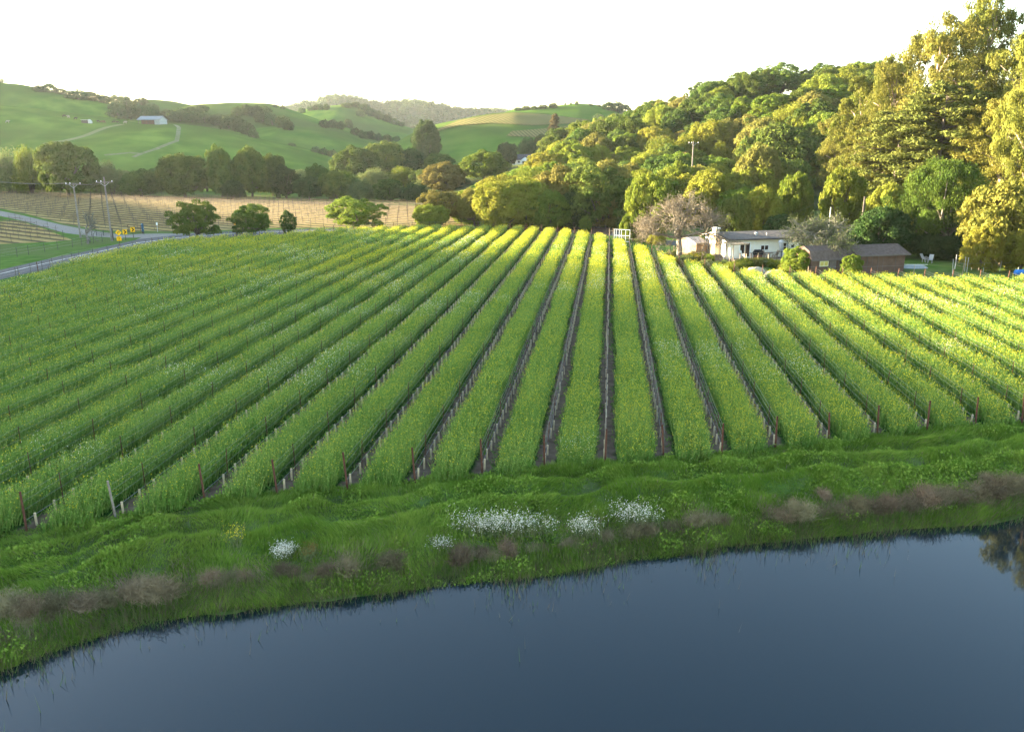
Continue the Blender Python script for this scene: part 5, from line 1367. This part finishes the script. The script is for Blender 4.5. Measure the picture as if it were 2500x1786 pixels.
# ---- farm gates by the drive
def farm_gate(pa, pb, h, label, m, nb=5):
    a, b = gp(*pa), gp(*pb); r = tag(empty("farm_gate", a, math.atan2(b[1] - a[1], b[0] - a[0])), label, "gate"); L = float(np.linalg.norm(b - a))
    for i in range(nb): MB().tube([(0, 0, .2 + (h - .25) * i / (nb - 1)), (L, 0, .2 + (h - .25) * i / (nb - 1))], .035, 6).build("rail", m, r)
    for x in (0, L * .5, L): MB().tube([(x, 0, .1), (x, 0, h)], .045, 6).build("upright", m, r)
    return r
farm_gate((236, 577), (271, 577), 1.1, "grey tubular farm gate across the drive left of the tall pole", metal_dk)
farm_gate((314, 569), (345, 571), 1.45, "brown farm gate at the edge of the pale vineyard", rust)
q = gp(349.5, 570)
o = tag(empty("strainer_post", q), "stout post wrapped in dark blue at the end of the brown gate", "post")
MB().tube([(0, 0, 0), (0, 0, 1.75)], .17, 10).build("shaft", wood_dk, o); MB().tube([(0, 0, .35), (0, 0, 1.7)], .19, 10).build("wrapping", mat("blue_wrapping", (.03, .07, .12), (.2, .3, .36), 3.0, contrast=(.55, .62)), o)
tag(MB().tube([(*gp(276, 586)[:2], -.1), (*gp(276, 586)[:2], 1.9)], .14, 8).build("gate_post", wood_dk), "stout dark gate post just right of the tall utility pole", "post")
# ---- stakes of the pale vineyards: far too many to tell apart
VV = []
def stakes_in(poly, sx, sy, h, hw_):
    poly = np.array([p[:2] for p in poly]); a = FVA; rv = np.array((math.sin(a), math.cos(a))); pv = np.array((rv[1], -rv[0]))
    U_, T_ = np.meshgrid(np.arange(-600, 600, 1), np.arange(-600, 600, 1))
    base = poly.mean(0); base = pv * round(base @ pv / sx) * sx + rv * (base @ rv)
    P = base + (U_.ravel()[:, None] * sx) * pv + (T_.ravel()[:, None] * sy) * rv
    P = P[(np.abs(P - poly.mean(0)) < 400).all(1)]
    P = P[inpoly(P[:, 0], P[:, 1], poly)] + rng.normal(0, .08, (inpoly(P[:, 0], P[:, 1], poly).sum(), 2))
    n = len(P); b = np.array([(-hw_, 0, 0), (hw_, 0, 0), (hw_, 0, 1), (-hw_, 0, 1), (0, -hw_, 0), (0, hw_, 0), (0, hw_, 1), (0, -hw_, 1)])
    hh = h * rng.uniform(.9, 1.08, n); V = np.zeros((n, 8, 3)); V[..., 0] = P[:, None, 0] + b[None, :, 0]; V[..., 1] = P[:, None, 1] + b[None, :, 1]; V[..., 2] = b[None, :, 2] * hh[:, None]
    VV.append(V.reshape(-1, 3)); return P, base, pv, rv
stakes_in(fvpoly, 3.0, 5.2, 1.75, .035); stakes_in(fv2, 3.0, 4.0, 1.7, .03)
V = np.concatenate(VV)
tag(link("pale_vineyard_stakes", np_mesh("pale_vineyard_stakes", V, np.arange(len(V)).reshape(-1, 4), [steel_dk])), kind='stuff')
# wires and bare vines of the pale vineyards, one mass
VV = []
for poly, sx in ((fvpoly, 3.0), (fv2, 3.0)):
    poly = np.array([p[:2] for p in poly]); a = FVA; rv = np.array((math.sin(a), math.cos(a))); pv = np.array((rv[1], -rv[0]))
    base = poly.mean(0); off0 = round(base @ pv / sx) * sx
    for i in range(-90, 90):
        t = np.arange(-260, 260, 1.5) + base @ rv
        P = pv * (off0 + i * sx) + t[:, None] * rv
        ok = inpoly(P[:, 0], P[:, 1], poly) & inpoly(*(P + rv * 1.5).T, poly) & (np.abs(P[:, 0]) < P[:, 1] * .75)
        P = P[ok]
        if not len(P): continue
        z = .75 + rng.normal(0, .03, len(P))
        for dz, hw_ in ((0, .05), (.55, .015)):
            Q_ = np.stack([np.c_[P, z + dz - hw_], np.c_[P + rv * 1.5, z + dz - hw_], np.c_[P + rv * 1.5, z + dz + hw_], np.c_[P, z + dz + hw_]], 1); VV.append(Q_.reshape(-1, 3))
V = np.concatenate(VV)
tag(link("bare_vines", np_mesh("bare_vines", V, np.arange(len(V)).reshape(-1, 4), [mat("vine_cane", (.10, .07, .05), (.15, .11, .075), 1.0)])), kind='stuff')
# ------------------------------------------------------------------ vineyard blocks on the hill in the middle distance
def hill_patch(top, bot, m, only, nx=60, ny=14):
    P = []
    for v in np.linspace(0, 1, ny):
        row = []
        for u in np.linspace(0, 1, nx):
            a = [np.interp(u, np.linspace(0, 1, len(c)), [p[i] for p in c]) for c in (top, bot) for i in (0, 1)]
            q = None; px, py = a[0] * (1 - v) + a[2] * v, a[1] * (1 - v) + a[3] * v
            while q is None and py < 420: q = hit(px, py, only=only); py += 1.0
            row.append((q[0], q[1], q[2] + .5))
        P.append(row)
    P = np.array(P); tag(link("hill_vineyard_ground", grid_mesh("hill_vineyard_ground", P[..., 0], P[..., 1], P[..., 2], [m])), kind='structure')
hill_patch([(1120, 295), (1200, 282), (1253, 277), (1330, 281), (1440, 294)], [(1040, 330), (1120, 308), (1200, 302), (1300, 308), (1400, 303)], vine_hill, HF)
hill_patch([(1250, 322), (1340, 315), (1430, 304), (1540, 311)], [(1236, 334), (1330, 338), (1450, 336), (1520, 330)], vine_hill, HF)
# ------------------------------------------------------------------ haze
hz = MB().box(-1700, 1900, -450, 2500, -8, 330)
hm = bpy.data.materials.new("haze"); hm.use_nodes = True; ht = hm.node_tree; ht.nodes.clear()
ho = ht.nodes.new("ShaderNodeOutputMaterial"); hv = ht.nodes.new("ShaderNodeVolumePrincipled")
hv.inputs['Color'].default_value = (.92, .95, 1.0, 1); hv.inputs['Density'].default_value = HAZE_DENSITY; hv.inputs['Anisotropy'].default_value = .3
ht.links.new(hv.outputs[0], ho.inputs['Volume'])
tag(hz.build("haze", hm), kind='stuff')
#@@NEXT
